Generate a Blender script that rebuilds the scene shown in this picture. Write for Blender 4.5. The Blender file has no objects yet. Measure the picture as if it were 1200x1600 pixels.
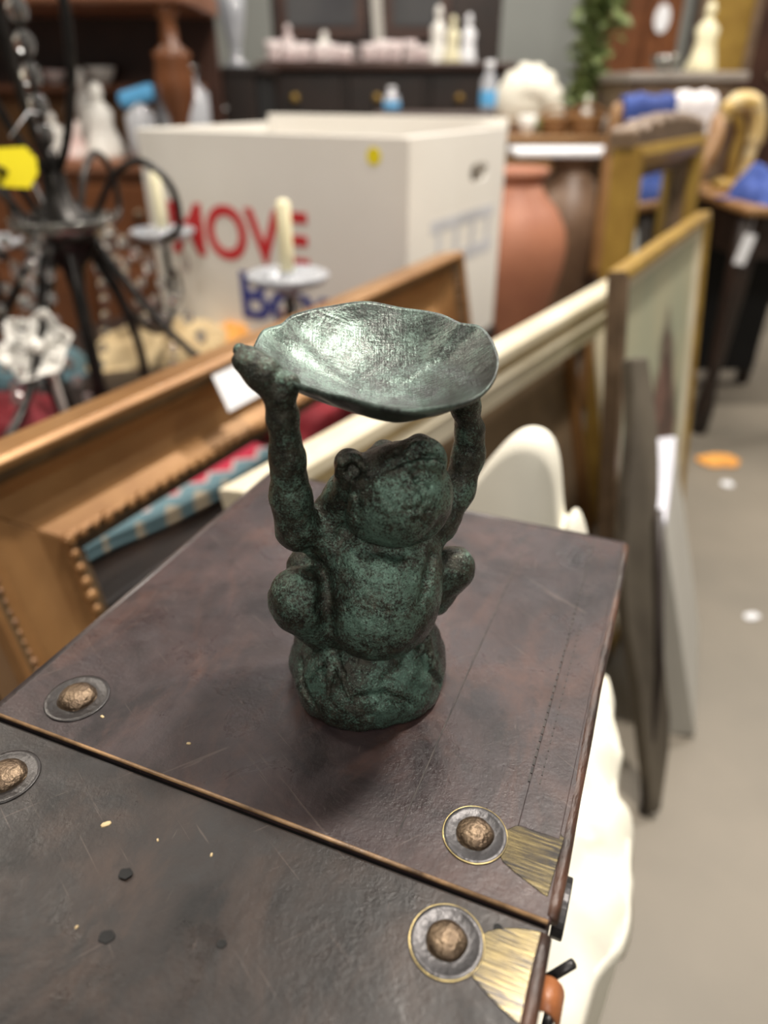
import bpy, math, random
import numpy as np
from mathutils import Vector, Matrix

# ------------------------------------------------------------------ camera, world, light
SC = bpy.context.scene
COL = SC.collection
CAM_Z = 1.0
PITCH = math.radians(30.8)
FPX = 1105.0
cam_d = bpy.data.cameras.new('camera')
cam = bpy.data.objects.new('camera', cam_d)
COL.objects.link(cam)
cam.location = (0, 0, CAM_Z)
cam.rotation_euler = (math.pi / 2 - PITCH, 0, 0)
cam_d.sensor_fit = 'VERTICAL'
cam_d.sensor_height = 36.0
cam_d.lens = FPX / 1600.0 * 36.0
cam_d.clip_start = 0.01
cam_d.dof.use_dof = True
cam_d.dof.focus_distance = 0.300
cam_d.dof.aperture_fstop = cam_d.lens / 1000.0 / 0.0058
SC.camera = cam

world = bpy.data.worlds.new('world')
SC.world = world
world.use_nodes = True
wb = world.node_tree.nodes['Background']
wb.inputs[0].default_value = (1.0, 0.93, 0.84, 1)
wb.inputs[1].default_value = 0.15

def area(name, loc, target, sx, sy, power, col):
    d = bpy.data.lights.new(name, 'AREA')
    d.shape = 'RECTANGLE'; d.size = sx; d.size_y = sy
    d.energy = power; d.color = col
    o = bpy.data.objects.new(name, d); COL.objects.link(o)
    o.location = loc
    o.rotation_euler = (Vector(target) - Vector(loc)).to_track_quat('-Z', 'Y').to_euler()
    return o

# rows of ceiling strip lamps of the hall, hung at 3.2 m
area('ceiling_strip_light', (0.62, 0.92, 3.2), (0.30, 0.7, 0.75), 0.16, 0.16, 92, (1.0, 0.93, 0.84))
area('ceiling_strip_light', (-0.25, -0.9, 3.2), (0, 0.3, 0.75), 0.45, 0.15, 12, (1.0, 0.93, 0.84))
area('ceiling_strip_light', (0.1, -2.6, 2.9), (0, 0.3, 0.8), 0.5, 0.3, 44, (1.0, 0.95, 0.88))
area('ceiling_strip_light', (-2.3, 2.0, 3.2), (-1.2, 2.0, 0.3), 0.3, 1.8, 75, (1.0, 0.9, 0.78))
area('ceiling_strip_light', (2.6, 2.6, 3.2), (1.4, 2.3, 0.3), 0.3, 1.8, 72, (1.0, 0.92, 0.82))
for y_, w_ in ((2.1, 12), (2.9, 18), (3.8, 30), (4.8, 36)):
    area('ceiling_strip_light', (0.5, y_, 3.2), (0.5, y_ - 0.3, 0.0), 2.4, 0.16, w_, (1.0, 0.95, 0.90))

vs = SC.view_settings
vs.view_transform = 'Standard'
vs.look = 'None'
vs.gamma = 1.0
vs.use_curve_mapping = False
vs.exposure = 0.0

# ------------------------------------------------------------------ helpers
CP, SP = math.cos(PITCH), math.sin(PITCH)
def ray(px, py):
    dx = (px - 600) / FPX; dy = -(py - 800) / FPX
    return Vector((dx, CP + dy * SP, -SP + dy * CP))
def at(px, py, z=None, Y=None):
    """point of the place seen at a photograph pixel, on height z or at distance Y"""
    d = ray(px, py)
    t = (z - CAM_Z) / d.z if z is not None else Y / d.y
    return Vector((d.x * t, d.y * t, CAM_Z + d.z * t))

def tag(o, label=None, cat=None, group=None, kind=None):
    if label: o['label'] = label
    if cat: o['category'] = cat
    if group: o['group'] = group
    if kind: o['kind'] = kind
    return o

def empty(name, loc=(0, 0, 0), rz=0.0, mat=None):
    o = bpy.data.objects.new(name, None); COL.objects.link(o)
    o.empty_display_size = 0.05
    if mat is not None: o.matrix_world = mat
    else:
        o.location = loc; o.rotation_euler = (0, 0, rz)
    return o

class MB:
    def __init__(s): s.v = []; s.f = []
    def add(s, vs_, fs_):
        n = len(s.v); s.v += [tuple(p) for p in vs_]; s.f += [tuple(i + n for i in f) for f in fs_]; return s
    def box(s, c, d, M=None):
        x, y, z = d[0] / 2, d[1] / 2, d[2] / 2
        P = [Vector((a * x, b * y, e * z)) for e in (-1, 1) for b in (-1, 1) for a in (-1, 1)]
        if M is not None: P = [M @ p for p in P]
        P = [p + Vector(c) for p in P]
        return s.add(P, [(0, 2, 3, 1), (4, 5, 7, 6), (0, 1, 5, 4), (2, 6, 7, 3), (0, 4, 6, 2), (1, 3, 7, 5)])
    def lathe(s, prof, c=(0, 0, 0), n=32, wob=None, cap=True):
        """prof: (r, z) bottom to top"""
        V = []; F = []; m = len(prof)
        for i, (r, z) in enumerate(prof):
            for k in range(n):
                a = 2 * math.pi * k / n
                rr = r * (wob(a, i) if wob else 1)
                V.append((c[0] + rr * math.cos(a), c[1] + rr * math.sin(a), c[2] + z))
        for i in range(m - 1):
            for k in range(n):
                a, b = i * n + k, i * n + (k + 1) % n
                F.append((a, b, b + n, a + n))
        if cap:
            F.append(tuple(range(n - 1, -1, -1))); F.append(tuple((m - 1) * n + k for k in range(n)))
        return s.add(V, F)
    def tube(s, pts, r, n=8, closed=False):
        pts = [Vector(p) for p in pts]; m = len(pts)
        rs = r if isinstance(r, (list, tuple)) else [r] * m
        V = []; F = []
        up = None
        for i, p in enumerate(pts):
            t = (pts[(i + 1) % m] - pts[i - 1]) if closed else (pts[min(i + 1, m - 1)] - pts[max(i - 1, 0)])
            t.normalize()
            if up is None:
                up = Vector((0, 0, 1)) if abs(t.z) < 0.9 else Vector((1, 0, 0))
            x = up.cross(t)
            if x.length < 1e-6: x = Vector((1, 0, 0)).cross(t)
            x.normalize(); up = t.cross(x); up.normalize()
            for k in range(n):
                a = 2 * math.pi * k / n
                V.append(p + (x * math.cos(a) + up * math.sin(a)) * rs[i])
        for i in range(m if closed else m - 1):
            j = (i + 1) % m
            for k in range(n):
                F.append((i * n + k, i * n + (k + 1) % n, j * n + (k + 1) % n, j * n + k))
        if not closed:
            F.append(tuple(range(n - 1, -1, -1))); F.append(tuple((m - 1) * n + k for k in range(n)))
        return s.add(V, F)
    def prism(s, poly, z0, z1):
        """poly: list of (x, y) counter-clockwise"""
        n = len(poly)
        V = [(x, y, z0) for x, y in poly] + [(x, y, z1) for x, y in poly]
        F = [tuple(range(n - 1, -1, -1)), tuple(range(n, 2 * n))]
        F += [(i, (i + 1) % n, (i + 1) % n + n, i + n) for i in range(n)]
        return s.add(V, F)
    def sphere(s, c, r, nu=12, nv=8):
        r = r if isinstance(r, (list, tuple)) else (r, r, r)
        V = [(c[0], c[1], c[2] - r[2])]; F = []
        for j in range(1, nv):
            ph = -math.pi / 2 + math.pi * j / nv
            for i in range(nu):
                a = 2 * math.pi * i / nu
                V.append((c[0] + r[0] * math.cos(ph) * math.cos(a), c[1] + r[1] * math.cos(ph) * math.sin(a), c[2] + r[2] * math.sin(ph)))
        V.append((c[0], c[1], c[2] + r[2])); top = len(V) - 1
        for i in range(nu):
            F.append((0, 1 + (i + 1) % nu, 1 + i))
            F.append((top, top - nu + i, top - nu + (i + 1) % nu))
        for j in range(nv - 2):
            for i in range(nu):
                a = 1 + j * nu + i; b = 1 + j * nu + (i + 1) % nu
                F.append((a, b, b + nu, a + nu))
        return s.add(V, F)
    def grid(s, fn, nu, nv):
        V = [fn(i / (nu - 1), j / (nv - 1)) for j in range(nv) for i in range(nu)]
        F = [(j * nu + i, j * nu + i + 1, (j + 1) * nu + i + 1, (j + 1) * nu + i) for j in range(nv - 1) for i in range(nu - 1)]
        return s.add(V, F)
    def xf(s, M):
        s.v = [tuple(M @ Vector(p)) for p in s.v]; return s
    def build(s, name, mat, parent=None, smooth=False, bevel=0.0, seg=2, loc=None, rz=0.0, solid=0.0, sub=0):
        me = bpy.data.meshes.new(name); me.from_pydata(s.v, [], s.f); me.update()
        if smooth:
            me.polygons.foreach_set('use_smooth', [True] * len(me.polygons))
        me.materials.append(mat)
        o = bpy.data.objects.new(name, me); COL.objects.link(o)
        if parent is not None: o.parent = parent
        if loc is not None: o.location = loc
        if rz: o.rotation_euler = (0, 0, rz)
        if solid:
            m = o.modifiers.new('solid', 'SOLIDIFY'); m.thickness = solid; m.offset = -1
        if bevel:
            m = o.modifiers.new('bevel', 'BEVEL'); m.width = bevel; m.segments = seg; m.limit_method = 'ANGLE'
            m.angle_limit = math.radians(40)
        if sub:
            m = o.modifiers.new('sub', 'SUBSURF'); m.levels = sub; m.render_levels = sub
        return o

# ------------------------------------------------------------------ materials
def new_mat(name):
    m = bpy.data.materials.new(name); m.use_nodes = True
    nt = m.node_tree; b = nt.nodes['Principled BSDF']
    return m, nt, b
def nd(nt, t, **kw):
    n = nt.nodes.new(t)
    for k, v in kw.items():
        if hasattr(n, k): setattr(n, k, v)
    return n
def noise(nt, vec, scale, detail=4, rough=0.55, dist=0.0):
    n = nt.nodes.new('ShaderNodeTexNoise')
    n.inputs['Scale'].default_value = scale; n.inputs['Detail'].default_value = detail
    n.inputs['Roughness'].default_value = rough; n.inputs['Distortion'].default_value = dist
    nt.links.new(vec, n.inputs['Vector']); return n.outputs['Fac']
def ramp(nt, fac, p0, p1, c0=(0, 0, 0, 1), c1=(1, 1, 1, 1)):
    r = nt.nodes.new('ShaderNodeValToRGB')
    r.color_ramp.elements[0].position = p0; r.color_ramp.elements[1].position = p1
    r.color_ramp.elements[0].color = c0; r.color_ramp.elements[1].color = c1
    nt.links.new(fac, r.inputs[0]); return r.outputs[0]
def mixc(nt, fac, a, b):
    m = nt.nodes.new('ShaderNodeMix'); m.data_type = 'RGBA'
    for s, v in (('A', a), ('B', b)):
        i = [q for q in m.inputs if q.name == s and q.type == 'RGBA'][0]
        if isinstance(v, tuple): i.default_value = v if len(v) == 4 else v + (1,)
        else: nt.links.new(v, i)
    f = m.inputs[0]
    if isinstance(fac, float): f.default_value = fac
    else: nt.links.new(fac, f)
    return [q for q in m.outputs if q.type == 'RGBA'][0]
def coords(nt, scale=(1, 1, 1)):
    t = nt.nodes.new('ShaderNodeTexCoord')
    if scale == (1, 1, 1): return t.outputs['Object']
    mp = nt.nodes.new('ShaderNodeMapping'); mp.inputs['Scale'].default_value = scale
    nt.links.new(t.outputs['Object'], mp.inputs[0]); return mp.outputs[0]
def bump(nt, b, h, strength, dist=0.001, prev=None):
    n = nt.nodes.new('ShaderNodeBump'); n.inputs['Strength'].default_value = strength
    n.inputs['Distance'].default_value = dist
    nt.links.new(h, n.inputs['Height'])
    if prev is not None: nt.links.new(prev, n.inputs['Normal'])
    nt.links.new(n.outputs[0], b.inputs['Normal']); return n.outputs[0]

def mat(name, c1, c2=None, scale=10.0, rough=0.5, metal=0.0, bmp=0.0, bscale=None, stretch=(1, 1, 1), lo=0.35, hi=0.65, bdist=0.002, trans=0.0, coat=0.0, spec=None):
    m, nt, b = new_mat(name)
    v = coords(nt, stretch)
    if c2 is None: c2 = tuple(x * 0.8 for x in c1)
    f = ramp(nt, noise(nt, v, scale), lo, hi)
    nt.links.new(mixc(nt, f, tuple(c1), tuple(c2)), b.inputs['Base Color'])
    b.inputs['Roughness'].default_value = rough; b.inputs['Metallic'].default_value = metal
    if trans: b.inputs['Transmission Weight'].default_value = trans
    if coat: b.inputs['Coat Weight'].default_value = coat
    if spec is not None: b.inputs['Specular IOR Level'].default_value = spec
    if bmp: bump(nt, b, noise(nt, v, bscale or scale * 3), bmp, bdist)
    return m

def bronze(name, dark, mid, green, glo=0.45, ghi=0.65, rough=0.42, metal=0.35, scratch=False, spots=()):
    m, nt, b = new_mat(name)
    v = coords(nt)
    big = noise(nt, v, 70, 7, 0.7)
    fine = noise(nt, v, 900, 5, 0.8)
    mid_n = noise(nt, v, 240, 6, 0.7)
    base = mixc(nt, ramp(nt, mid_n, 0.35, 0.68), dark, mid)
    ma = nd(nt, 'ShaderNodeMath', operation='MULTIPLY_ADD'); ma.inputs[1].default_value = 0.55
    nt.links.new(fine, ma.inputs[0]); 
    m2 = nd(nt, 'ShaderNodeMath', operation='MULTIPLY'); m2.inputs[1].default_value = 0.5
    nt.links.new(big, m2.inputs[0]); nt.links.new(m2.outputs[0], ma.inputs[2])
    fac = ma.outputs[0]
    for c_, r_in, r_out, amt in spots:      # where the verdigris has grown thickest
        vm = nd(nt, 'ShaderNodeVectorMath', operation='DISTANCE'); nt.links.new(v, vm.inputs[0]); vm.inputs[1].default_value = tuple(float(q) for q in c_)
        mr_ = nd(nt, 'ShaderNodeMapRange'); mr_.inputs['From Min'].default_value = r_in; mr_.inputs['From Max'].default_value = r_out
        mr_.inputs['To Min'].default_value = amt; mr_.inputs['To Max'].default_value = 0.0
        nt.links.new(vm.outputs['Value'], mr_.inputs[0])
        ad = nd(nt, 'ShaderNodeMath', operation='ADD'); nt.links.new(fac, ad.inputs[0]); nt.links.new(mr_.outputs[0], ad.inputs[1]); fac = ad.outputs[0]
    gf = ramp(nt, fac, glo, ghi)
    colr = mixc(nt, gf, base, green)
    # brighter flecks of worn metal
    fl = ramp(nt, noise(nt, v, 1500, 3, 0.7), 0.62, 0.72)
    colr = mixc(nt, fl, colr, tuple(min(1, x * 1.7 + 0.02) for x in green))
    nt.links.new(colr, b.inputs['Base Color'])
    b.inputs['Metallic'].default_value = metal
    rr = nd(nt, 'ShaderNodeMapRange'); rr.inputs['To Min'].default_value = rough - 0.1; rr.inputs['To Max'].default_value = rough + 0.2
    nt.links.new(fine, rr.inputs[0]); nt.links.new(rr.outputs[0], b.inputs['Roughness'])
    p = bump(nt, b, noise(nt, v, 700, 5, 0.75), 0.12 if scratch else 0.40, 0.0007)
    p = bump(nt, b, noise(nt, v, 160 if scratch else 230, 5, 0.7), 0.28 if scratch else 0.6, 0.0022, p)
    if scratch:
        # brushed scratches running in two directions over the dish
        for sc, st in (((40, 900, 40), 0.22), ((900, 60, 40), 0.20)):
            t = coords(nt, sc)
            p = bump(nt, b, noise(nt, t, 1.0, 3, 0.6), st, 0.0008, p)
    return m

M = {}
_fo = Vector((-0.008, 0.2615, 0.75))
_sp = [(at(605, 925, Y=0.228) - _fo, 0.010, 0.036, 0.060), (at(645, 775, Y=0.232) - _fo, 0.010, 0.030, 0.060), (at(455, 935, Y=0.232) - _fo, 0.004, 0.018, 0.03), (at(455, 800, Y=0.245) - _fo, 0.004, 0.02, 0.04), (at(600, 690, Y=0.25) - _fo, 0.010, 0.030, -0.06)]
M['bronze'] = bronze('bronze_patina', (0.012, 0.012, 0.010), (0.066, 0.063, 0.046), (0.135, 0.225, 0.178), 0.525, 0.62, 0.24, 0.55, False, _sp)
M['bronze_dish'] = bronze('bronze_dish_patina', (0.028, 0.029, 0.027), (0.085, 0.093, 0.086), (0.14, 0.195, 0.165), 0.47, 0.62, 0.30, 0.75, True, [(at(655, 572, Y=0.262) - _fo, 0.004, 0.013, -0.16), (at(735, 560, Y=0.262) - _fo, 0.008, 0.03, -0.06), (at(500, 540, Y=0.27) - _fo, 0.01, 0.03, 0.03)])
M['bronze_base'] = bronze('bronze_base_patina', (0.016, 0.016, 0.012), (0.06, 0.056, 0.042), (0.090, 0.160, 0.126), 0.515, 0.60, 0.20, 0.55, False, [(at(640, 1060, Y=0.235) - _fo, 0.008, 0.03, 0.05)])

def leather(name, cA, cB, cC, cD):
    m, nt, b = new_mat(name)
    v = coords(nt)
    n1 = ramp(nt, noise(nt, v, 11, 7, 0.68, 1.2), 0.38, 0.64)
    n2 = ramp(nt, noise(nt, v, 34, 7, 0.72, 0.8), 0.46, 0.70)
    n3 = ramp(nt, noise(nt, coords(nt, (1.0, 0.5, 1.0)), 19, 6, 0.65, 1.0), 0.50, 0.68)
    c = mixc(nt, n1, cA, cB)
    c = mixc(nt, n2, c, cC)
    r = nd(nt, 'ShaderNodeMath', operation='MULTIPLY'); r.inputs[1].default_value = 0.6
    nt.links.new(n3, r.inputs[0])
    c = mixc(nt, r.outputs[0], c, cD)
    dk = ramp(nt, noise(nt, v, 60, 6, 0.7, 0.5), 0.56, 0.70)
    r2 = nd(nt, 'ShaderNodeMath', operation='MULTIPLY'); r2.inputs[1].default_value = 0.55
    nt.links.new(dk, r2.inputs[0]); c = mixc(nt, r2.outputs[0], c, (0.010, 0.009, 0.009))
    # worn-through scratches
    for rot, sc, lo in ((0.5, (22, 520, 1), 0.69), (-0.9, (30, 600, 1), 0.71), (1.4, (40, 480, 1), 0.72)):
        t = nt.nodes.new('ShaderNodeTexCoord'); mp = nt.nodes.new('ShaderNodeMapping'); mp2 = nt.nodes.new('ShaderNodeMapping')
        mp.inputs['Rotation'].default_value = (0, 0, rot); mp2.inputs['Scale'].default_value = sc
        nt.links.new(t.outputs['Object'], mp.inputs[0]); nt.links.new(mp.outputs[0], mp2.inputs[0])
        s_ = ramp(nt, noise(nt, mp2.outputs[0], 1.0, 2, 0.5, 0.6), lo, lo + 0.06)
        mm = nd(nt, 'ShaderNodeMath', operation='MULTIPLY'); mm.inputs[1].default_value = 0.30
        nt.links.new(s_, mm.inputs[0])
        c = mixc(nt, mm.outputs[0], c, (0.15, 0.115, 0.10))
    nt.links.new(c, b.inputs['Base Color'])
    rr = nd(nt, 'ShaderNodeMapRange'); rr.inputs['From Min'].default_value = 0.35; rr.inputs['From Max'].default_value = 0.65; rr.inputs['To Min'].default_value = 0.22; rr.inputs['To Max'].default_value = 0.52
    nt.links.new(noise(nt, v, 24, 7, 0.7, 0.8), rr.inputs[0]); nt.links.new(rr.outputs[0], b.inputs['Roughness'])
    b.inputs['Specular IOR Level'].default_value = 0.30
    p = bump(nt, b, noise(nt, v, 420, 5, 0.7), 0.30, 0.0008)
    p = bump(nt, b, noise(nt, v, 60, 4, 0.6), 0.15, 0.002, p)
    return m
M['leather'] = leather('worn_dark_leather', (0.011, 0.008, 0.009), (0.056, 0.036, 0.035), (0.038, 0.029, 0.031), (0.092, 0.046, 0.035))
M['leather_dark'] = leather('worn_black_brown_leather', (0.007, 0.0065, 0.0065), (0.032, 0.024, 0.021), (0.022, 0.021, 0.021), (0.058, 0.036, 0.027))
M['leather_edge'] = mat('worn_red_leather_edge', (0.022, 0.012, 0.009), (0.11, 0.048, 0.027), 70, 0.45, 0, 0.6, 260, (1, 0.35, 1), 0.42, 0.72)
M['leather_band'] = mat('dark_leather_band', (0.030, 0.023, 0.022), (0.070, 0.050, 0.045), 45, 0.40, 0, 0.15, 300)
M['seam_bead'] = mat('worn_tan_seam_edge', (0.05, 0.028, 0.014), (0.33, 0.20, 0.10), 55, 0.45, 0, 0.3, 300, (1, 1, 1), 0.25, 0.62)
M['black_gap'] = mat('black_gap', (0.004, 0.004, 0.004), None, 10, 0.8)
M['tan_strap'] = mat('orange_tan_leather', (0.36, 0.13, 0.045), (0.24, 0.08, 0.03), 60, 0.4, 0, 0.2, 200)
M['stitch'] = mat('dark_stitching', (0.012, 0.010, 0.010), (0.05, 0.04, 0.035), 200, 0.7)
M['brass_rivet'] = mat('aged_brass_rivet', (0.22, 0.160, 0.105), (0.10, 0.07, 0.048), 160, 0.38, 0.85, 0.5, 500)
def brass_plate(name):
    m, nt, b = new_mat(name)
    v = coords(nt)
    f1 = ramp(nt, noise(nt, v, 55, 4, 0.6), 0.40, 0.66)
    f2 = ramp(nt, noise(nt, coords(nt, (60, 900, 60)), 1.0, 4, 0.6), 0.45, 0.7)
    c = mixc(nt, f1, (0.035, 0.033, 0.032), (0.085, 0.068, 0.036))
    c = mixc(nt, f2, c, (0.15, 0.12, 0.06))
    nt.links.new(c, b.inputs['Base Color'])
    b.inputs['Metallic'].default_value = 1.0; b.inputs['Roughness'].default_value = 0.24
    bump(nt, b, noise(nt, coords(nt, (60, 900, 60)), 1.0, 3), 0.10, 0.0005)
    return m
M['brass_plate'] = brass_plate('scuffed_brass_plate')
M['dark_metal'] = mat('dark_grey_metal_washer', (0.060, 0.057, 0.058), (0.032, 0.030, 0.031), 60, 0.36, 0.6, 0.15, 300)
M['dark_disc'] = mat('dark_painted_washer', (0.030, 0.026, 0.025), (0.018, 0.016, 0.016), 60, 0.33, 0.2, 0.2, 300)
M['washer_edge'] = mat('brass_washer_edge', (0.45, 0.36, 0.16), (0.2, 0.16, 0.09), 120, 0.3, 0.9)
M['slipcover'] = mat('cream_white_cotton', (0.80, 0.77, 0.66), (0.74, 0.71, 0.60), 6, 0.9, 0, 0.25, 400)
M['concrete'] = mat('polished_concrete', (0.23, 0.20, 0.158), (0.165, 0.147, 0.118), 2.2, 0.5, 0, 0.1, 60, (1, 1, 1), 0.3, 0.7)
M['wall'] = mat('grey_green_wall', (0.30, 0.31, 0.28), (0.26, 0.27, 0.25), 1.2, 0.8)
M['gilt'] = mat('gilt_gold_frame', (0.36, 0.195, 0.078), (0.25, 0.125, 0.048), 9, 0.36, 0.35, 0.12, 120)
M['gilt_dark'] = mat('tarnished_gilt', (0.17, 0.11, 0.055), (0.10, 0.065, 0.035), 30, 0.45, 0.35, 0.4, 160)
M['gilt_rust'] = mat('red_brown_gilt_edge', (0.25, 0.13, 0.06), (0.16, 0.085, 0.045), 40, 0.45, 0.3, 0.3, 160)
M['cream_frame'] = mat('cream_painted_frame', (0.72, 0.66, 0.52), (0.62, 0.55, 0.40), 8, 0.5, 0, 0.1, 100)
M['cream_gold'] = mat('cream_gold_frame_band', (0.62, 0.50, 0.28), (0.50, 0.38, 0.2), 12, 0.45, 0.15)
M['gold'] = mat('bright_gold_frame', (0.42, 0.27, 0.06), (0.30, 0.18, 0.04), 14, 0.38, 0.35, 0.2, 90)
M['gold_dull'] = mat('dull_brown_gold', (0.20, 0.135, 0.085), (0.12, 0.08, 0.05), 18, 0.45, 0.2, 0.4, 60)
M['mirror'] = mat('old_mirror_glass', (0.62, 0.64, 0.60), (0.55, 0.57, 0.53), 4, 0.06, 1.0)
M['canvas_brown'] = mat('brown_canvas_back', (0.20, 0.135, 0.075), (0.12, 0.08, 0.045), 5, 0.8, 0, 0.2, 200)
M['wood_orange'] = mat('orange_brown_wood', (0.24, 0.115, 0.035), (0.15, 0.07, 0.022), 8, 0.5, 0, 0.2, 40, (1, 1, 0.15))
M['dark_wood'] = mat('near_black_wood', (0.014, 0.009, 0.007), (0.025, 0.014, 0.010), 7, 0.4, 0, 0.1, 40)
M['brown_wood'] = mat('red_brown_wood', (0.17, 0.060, 0.020), (0.10, 0.034, 0.012), 6, 0.38, 0, 0.1, 40, (0.3, 1, 1))
M['brown_wood_lit'] = mat('lit_brown_wood_ledge', (0.26, 0.115, 0.065), (0.19, 0.08, 0.042), 6, 0.35, 0, 0.1, 40, (0.3, 1, 1))  # paler copy of the brown wood, light on the ledges painted into the colour
M['mahogany'] = mat('dark_mahogany', (0.06, 0.026, 0.016), (0.035, 0.015, 0.010), 6, 0.35)
M['tan_wood'] = mat('tan_oak_wood', (0.30, 0.16, 0.06), (0.22, 0.11, 0.04), 8, 0.45)
M['grey_wood'] = mat('weathered_grey_wood', (0.115, 0.096, 0.07), (0.05, 0.04, 0.028), 12, 0.75, 0, 0.6, 50, (1, 1, 0.12))
M['white_card'] = mat('white_corrugated_card', (0.80, 0.775, 0.72), (0.765, 0.735, 0.675), 4, 0.7)
M['ink_red'] = mat('red_print', (0.62, 0.025, 0.03), (0.55, 0.02, 0.025), 8, 0.6)
M['ink_blue'] = mat('blue_print', (0.03, 0.045, 0.26), (0.02, 0.03, 0.2), 8, 0.6)
M['ink_grey'] = mat('pale_grey_print', (0.62, 0.63, 0.66), None, 8, 0.6)
M['yellow'] = mat('bright_yellow_paper', (0.85, 0.72, 0.005), (0.8, 0.66, 0.005), 8, 0.6)
M['paper'] = mat('white_paper', (0.80, 0.81, 0.84), (0.76, 0.77, 0.80), 8, 0.7)
M['iron'] = mat('black_wrought_iron', (0.016, 0.015, 0.014), (0.035, 0.032, 0.03), 40, 0.32, 0.7, 0.2, 120)
M['silver'] = mat('grey_silver_metal', (0.30, 0.30, 0.28), (0.18, 0.18, 0.17), 40, 0.24, 0.9)
M['crystal'] = mat('clear_cut_crystal', (0.92, 0.92, 0.90), (0.86, 0.86, 0.84), 10, 0.03, 0, 0, None, (1, 1, 1), 0.35, 0.65, 0.002, 0.93)
M['candle'] = mat('ivory_candle_wax', (0.80, 0.75, 0.52), (0.76, 0.70, 0.46), 10, 0.5)
M['red_cloth'] = mat('deep_red_velvet', (0.28, 0.012, 0.022), (0.17, 0.008, 0.016), 9, 0.75, 0, 0.3, 60)
M['teal_cloth'] = mat('dusty_teal_cloth', (0.11, 0.20, 0.23), (0.075, 0.14, 0.165), 12, 0.85, 0, 0.3, 100)
M['straw'] = mat('pale_straw_cloth', (0.60, 0.47, 0.27), (0.46, 0.34, 0.18), 20, 0.8, 0, 0.4, 80)
M['orange'] = mat('orange_paper', (0.80, 0.37, 0.07), (0.70, 0.30, 0.05), 20, 0.6)
M['white_glaze'] = mat('white_glazed_ceramic', (0.82, 0.80, 0.75), (0.76, 0.74, 0.69), 8, 0.22)
M['pink_glaze'] = mat('pink_white_ceramic', (0.75, 0.50, 0.47), (0.72, 0.66, 0.62), 30, 0.3)
M['china_pattern'] = mat('white_floral_china', (0.74, 0.68, 0.66), (0.52, 0.40, 0.40), 45, 0.25)
M['glass_pale'] = mat('pale_cut_glass', (0.62, 0.64, 0.68), (0.5, 0.52, 0.56), 12, 0.1, 0, 0, None, (1, 1, 1), 0.35, 0.65, 0.002, 0.4)
M['glass_pane'] = mat('dark_glass_pane', (0.10, 0.10, 0.10), (0.075, 0.075, 0.08), 3, 0.08, 0.1)
M['terracotta'] = mat('terracotta_clay', (0.40, 0.165, 0.09), (0.33, 0.13, 0.075), 7, 0.55, 0, 0.15, 50)
M['brown_clay'] = mat('brown_glazed_clay', (0.21, 0.13, 0.08), (0.13, 0.075, 0.045), 9, 0.45, 0, 0.2, 50)
M['wicker'] = mat('brown_wicker', (0.32, 0.16, 0.05), (0.19, 0.085, 0.028), 45, 0.6, 0, 0.5, 90)
M['leaf'] = mat('dusty_green_leaf', (0.11, 0.17, 0.045), (0.21, 0.25, 0.10), 14, 0.5)
M['blue_cloth'] = mat('royal_blue_cloth', (0.035, 0.075, 0.30), (0.022, 0.045, 0.19), 10, 0.75, 0, 0.3, 90)
M['sky_blue'] = mat('sky_blue_plastic', (0.12, 0.42, 0.74), (0.10, 0.36, 0.66), 10, 0.4)
M['white_cloth'] = mat('white_linen', (0.76, 0.72, 0.72), (0.68, 0.64, 0.64), 10, 0.85, 0, 0.3, 90)
M['ivory_gold'] = mat('ivory_and_gold_paint', (0.80, 0.72, 0.48), (0.52, 0.32, 0.06), 14, 0.4, 0.1)
M['marble'] = mat('grey_marble_top', (0.36, 0.32, 0.28), (0.28, 0.25, 0.22), 5, 0.3)
M['board_face'] = mat('grey_white_board', (0.46, 0.45, 0.41), (0.40, 0.385, 0.35), 4, 0.6)
M['board_edge_lit'] = mat('lit_lavender_board_edge', (0.74, 0.74, 0.82), (0.68, 0.68, 0.77), 6, 0.6)  # board white with the light on its top edge put into the colour

# ------------------------------------------------------------------ the hall
o = MB().box((0.5, 3.0, -0.05), (12, 12, 0.1)).build('floor', M['concrete']); tag(o, kind='structure')
o = MB().box((0.5, 6.0, 1.9), (12, 0.1, 3.8)).build('wall_back', M['wall']); tag(o, kind='structure')

# ------------------------------------------------------------------ trunk on which the frog stands
TOP = 0.75
SEAT = 0.45
AZ = math.radians(22.0)
tb = Vector((math.sin(AZ), math.cos(AZ), 0)); ta = Vector((math.cos(AZ), -math.sin(AZ), 0))
R0 = Vector((0.058, 0.138, 0))
TW, TD, TN = 0.262, 0.262, 0.215
trunk = empty('leather_trunk', R0 + Vector((0, 0, SEAT)), -AZ)
tag(trunk, 'worn dark brown leather trunk with brass corner plates, standing on a white covered chair', 'trunk')
TH = TOP - SEAT
def tl(px, py, z=TOP):
    """photograph pixel on the trunk top -> trunk coordinates (x across, y away)"""
    d = at(px, py, z=z) - R0
    return (d.dot(ta), d.dot(tb))
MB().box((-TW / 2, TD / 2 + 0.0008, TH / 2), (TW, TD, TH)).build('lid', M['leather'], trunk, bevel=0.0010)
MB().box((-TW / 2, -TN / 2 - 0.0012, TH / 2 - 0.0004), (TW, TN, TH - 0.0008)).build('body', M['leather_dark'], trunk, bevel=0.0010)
MB().tube([(-TW + 0.001, 0.0010, TH - 0.0004), (-TW / 2, 0.0012, TH - 0.0002), (-0.001, 0.0010, TH - 0.0006)], 0.00085, 10).build('seam_bead', M['seam_bead'], trunk, True)
MB().box((-TW / 2, -0.0003, TH - 0.012), (TW - 0.004, 0.0018, 0.018)).build('seam_gap', M['black_gap'], trunk)
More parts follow.
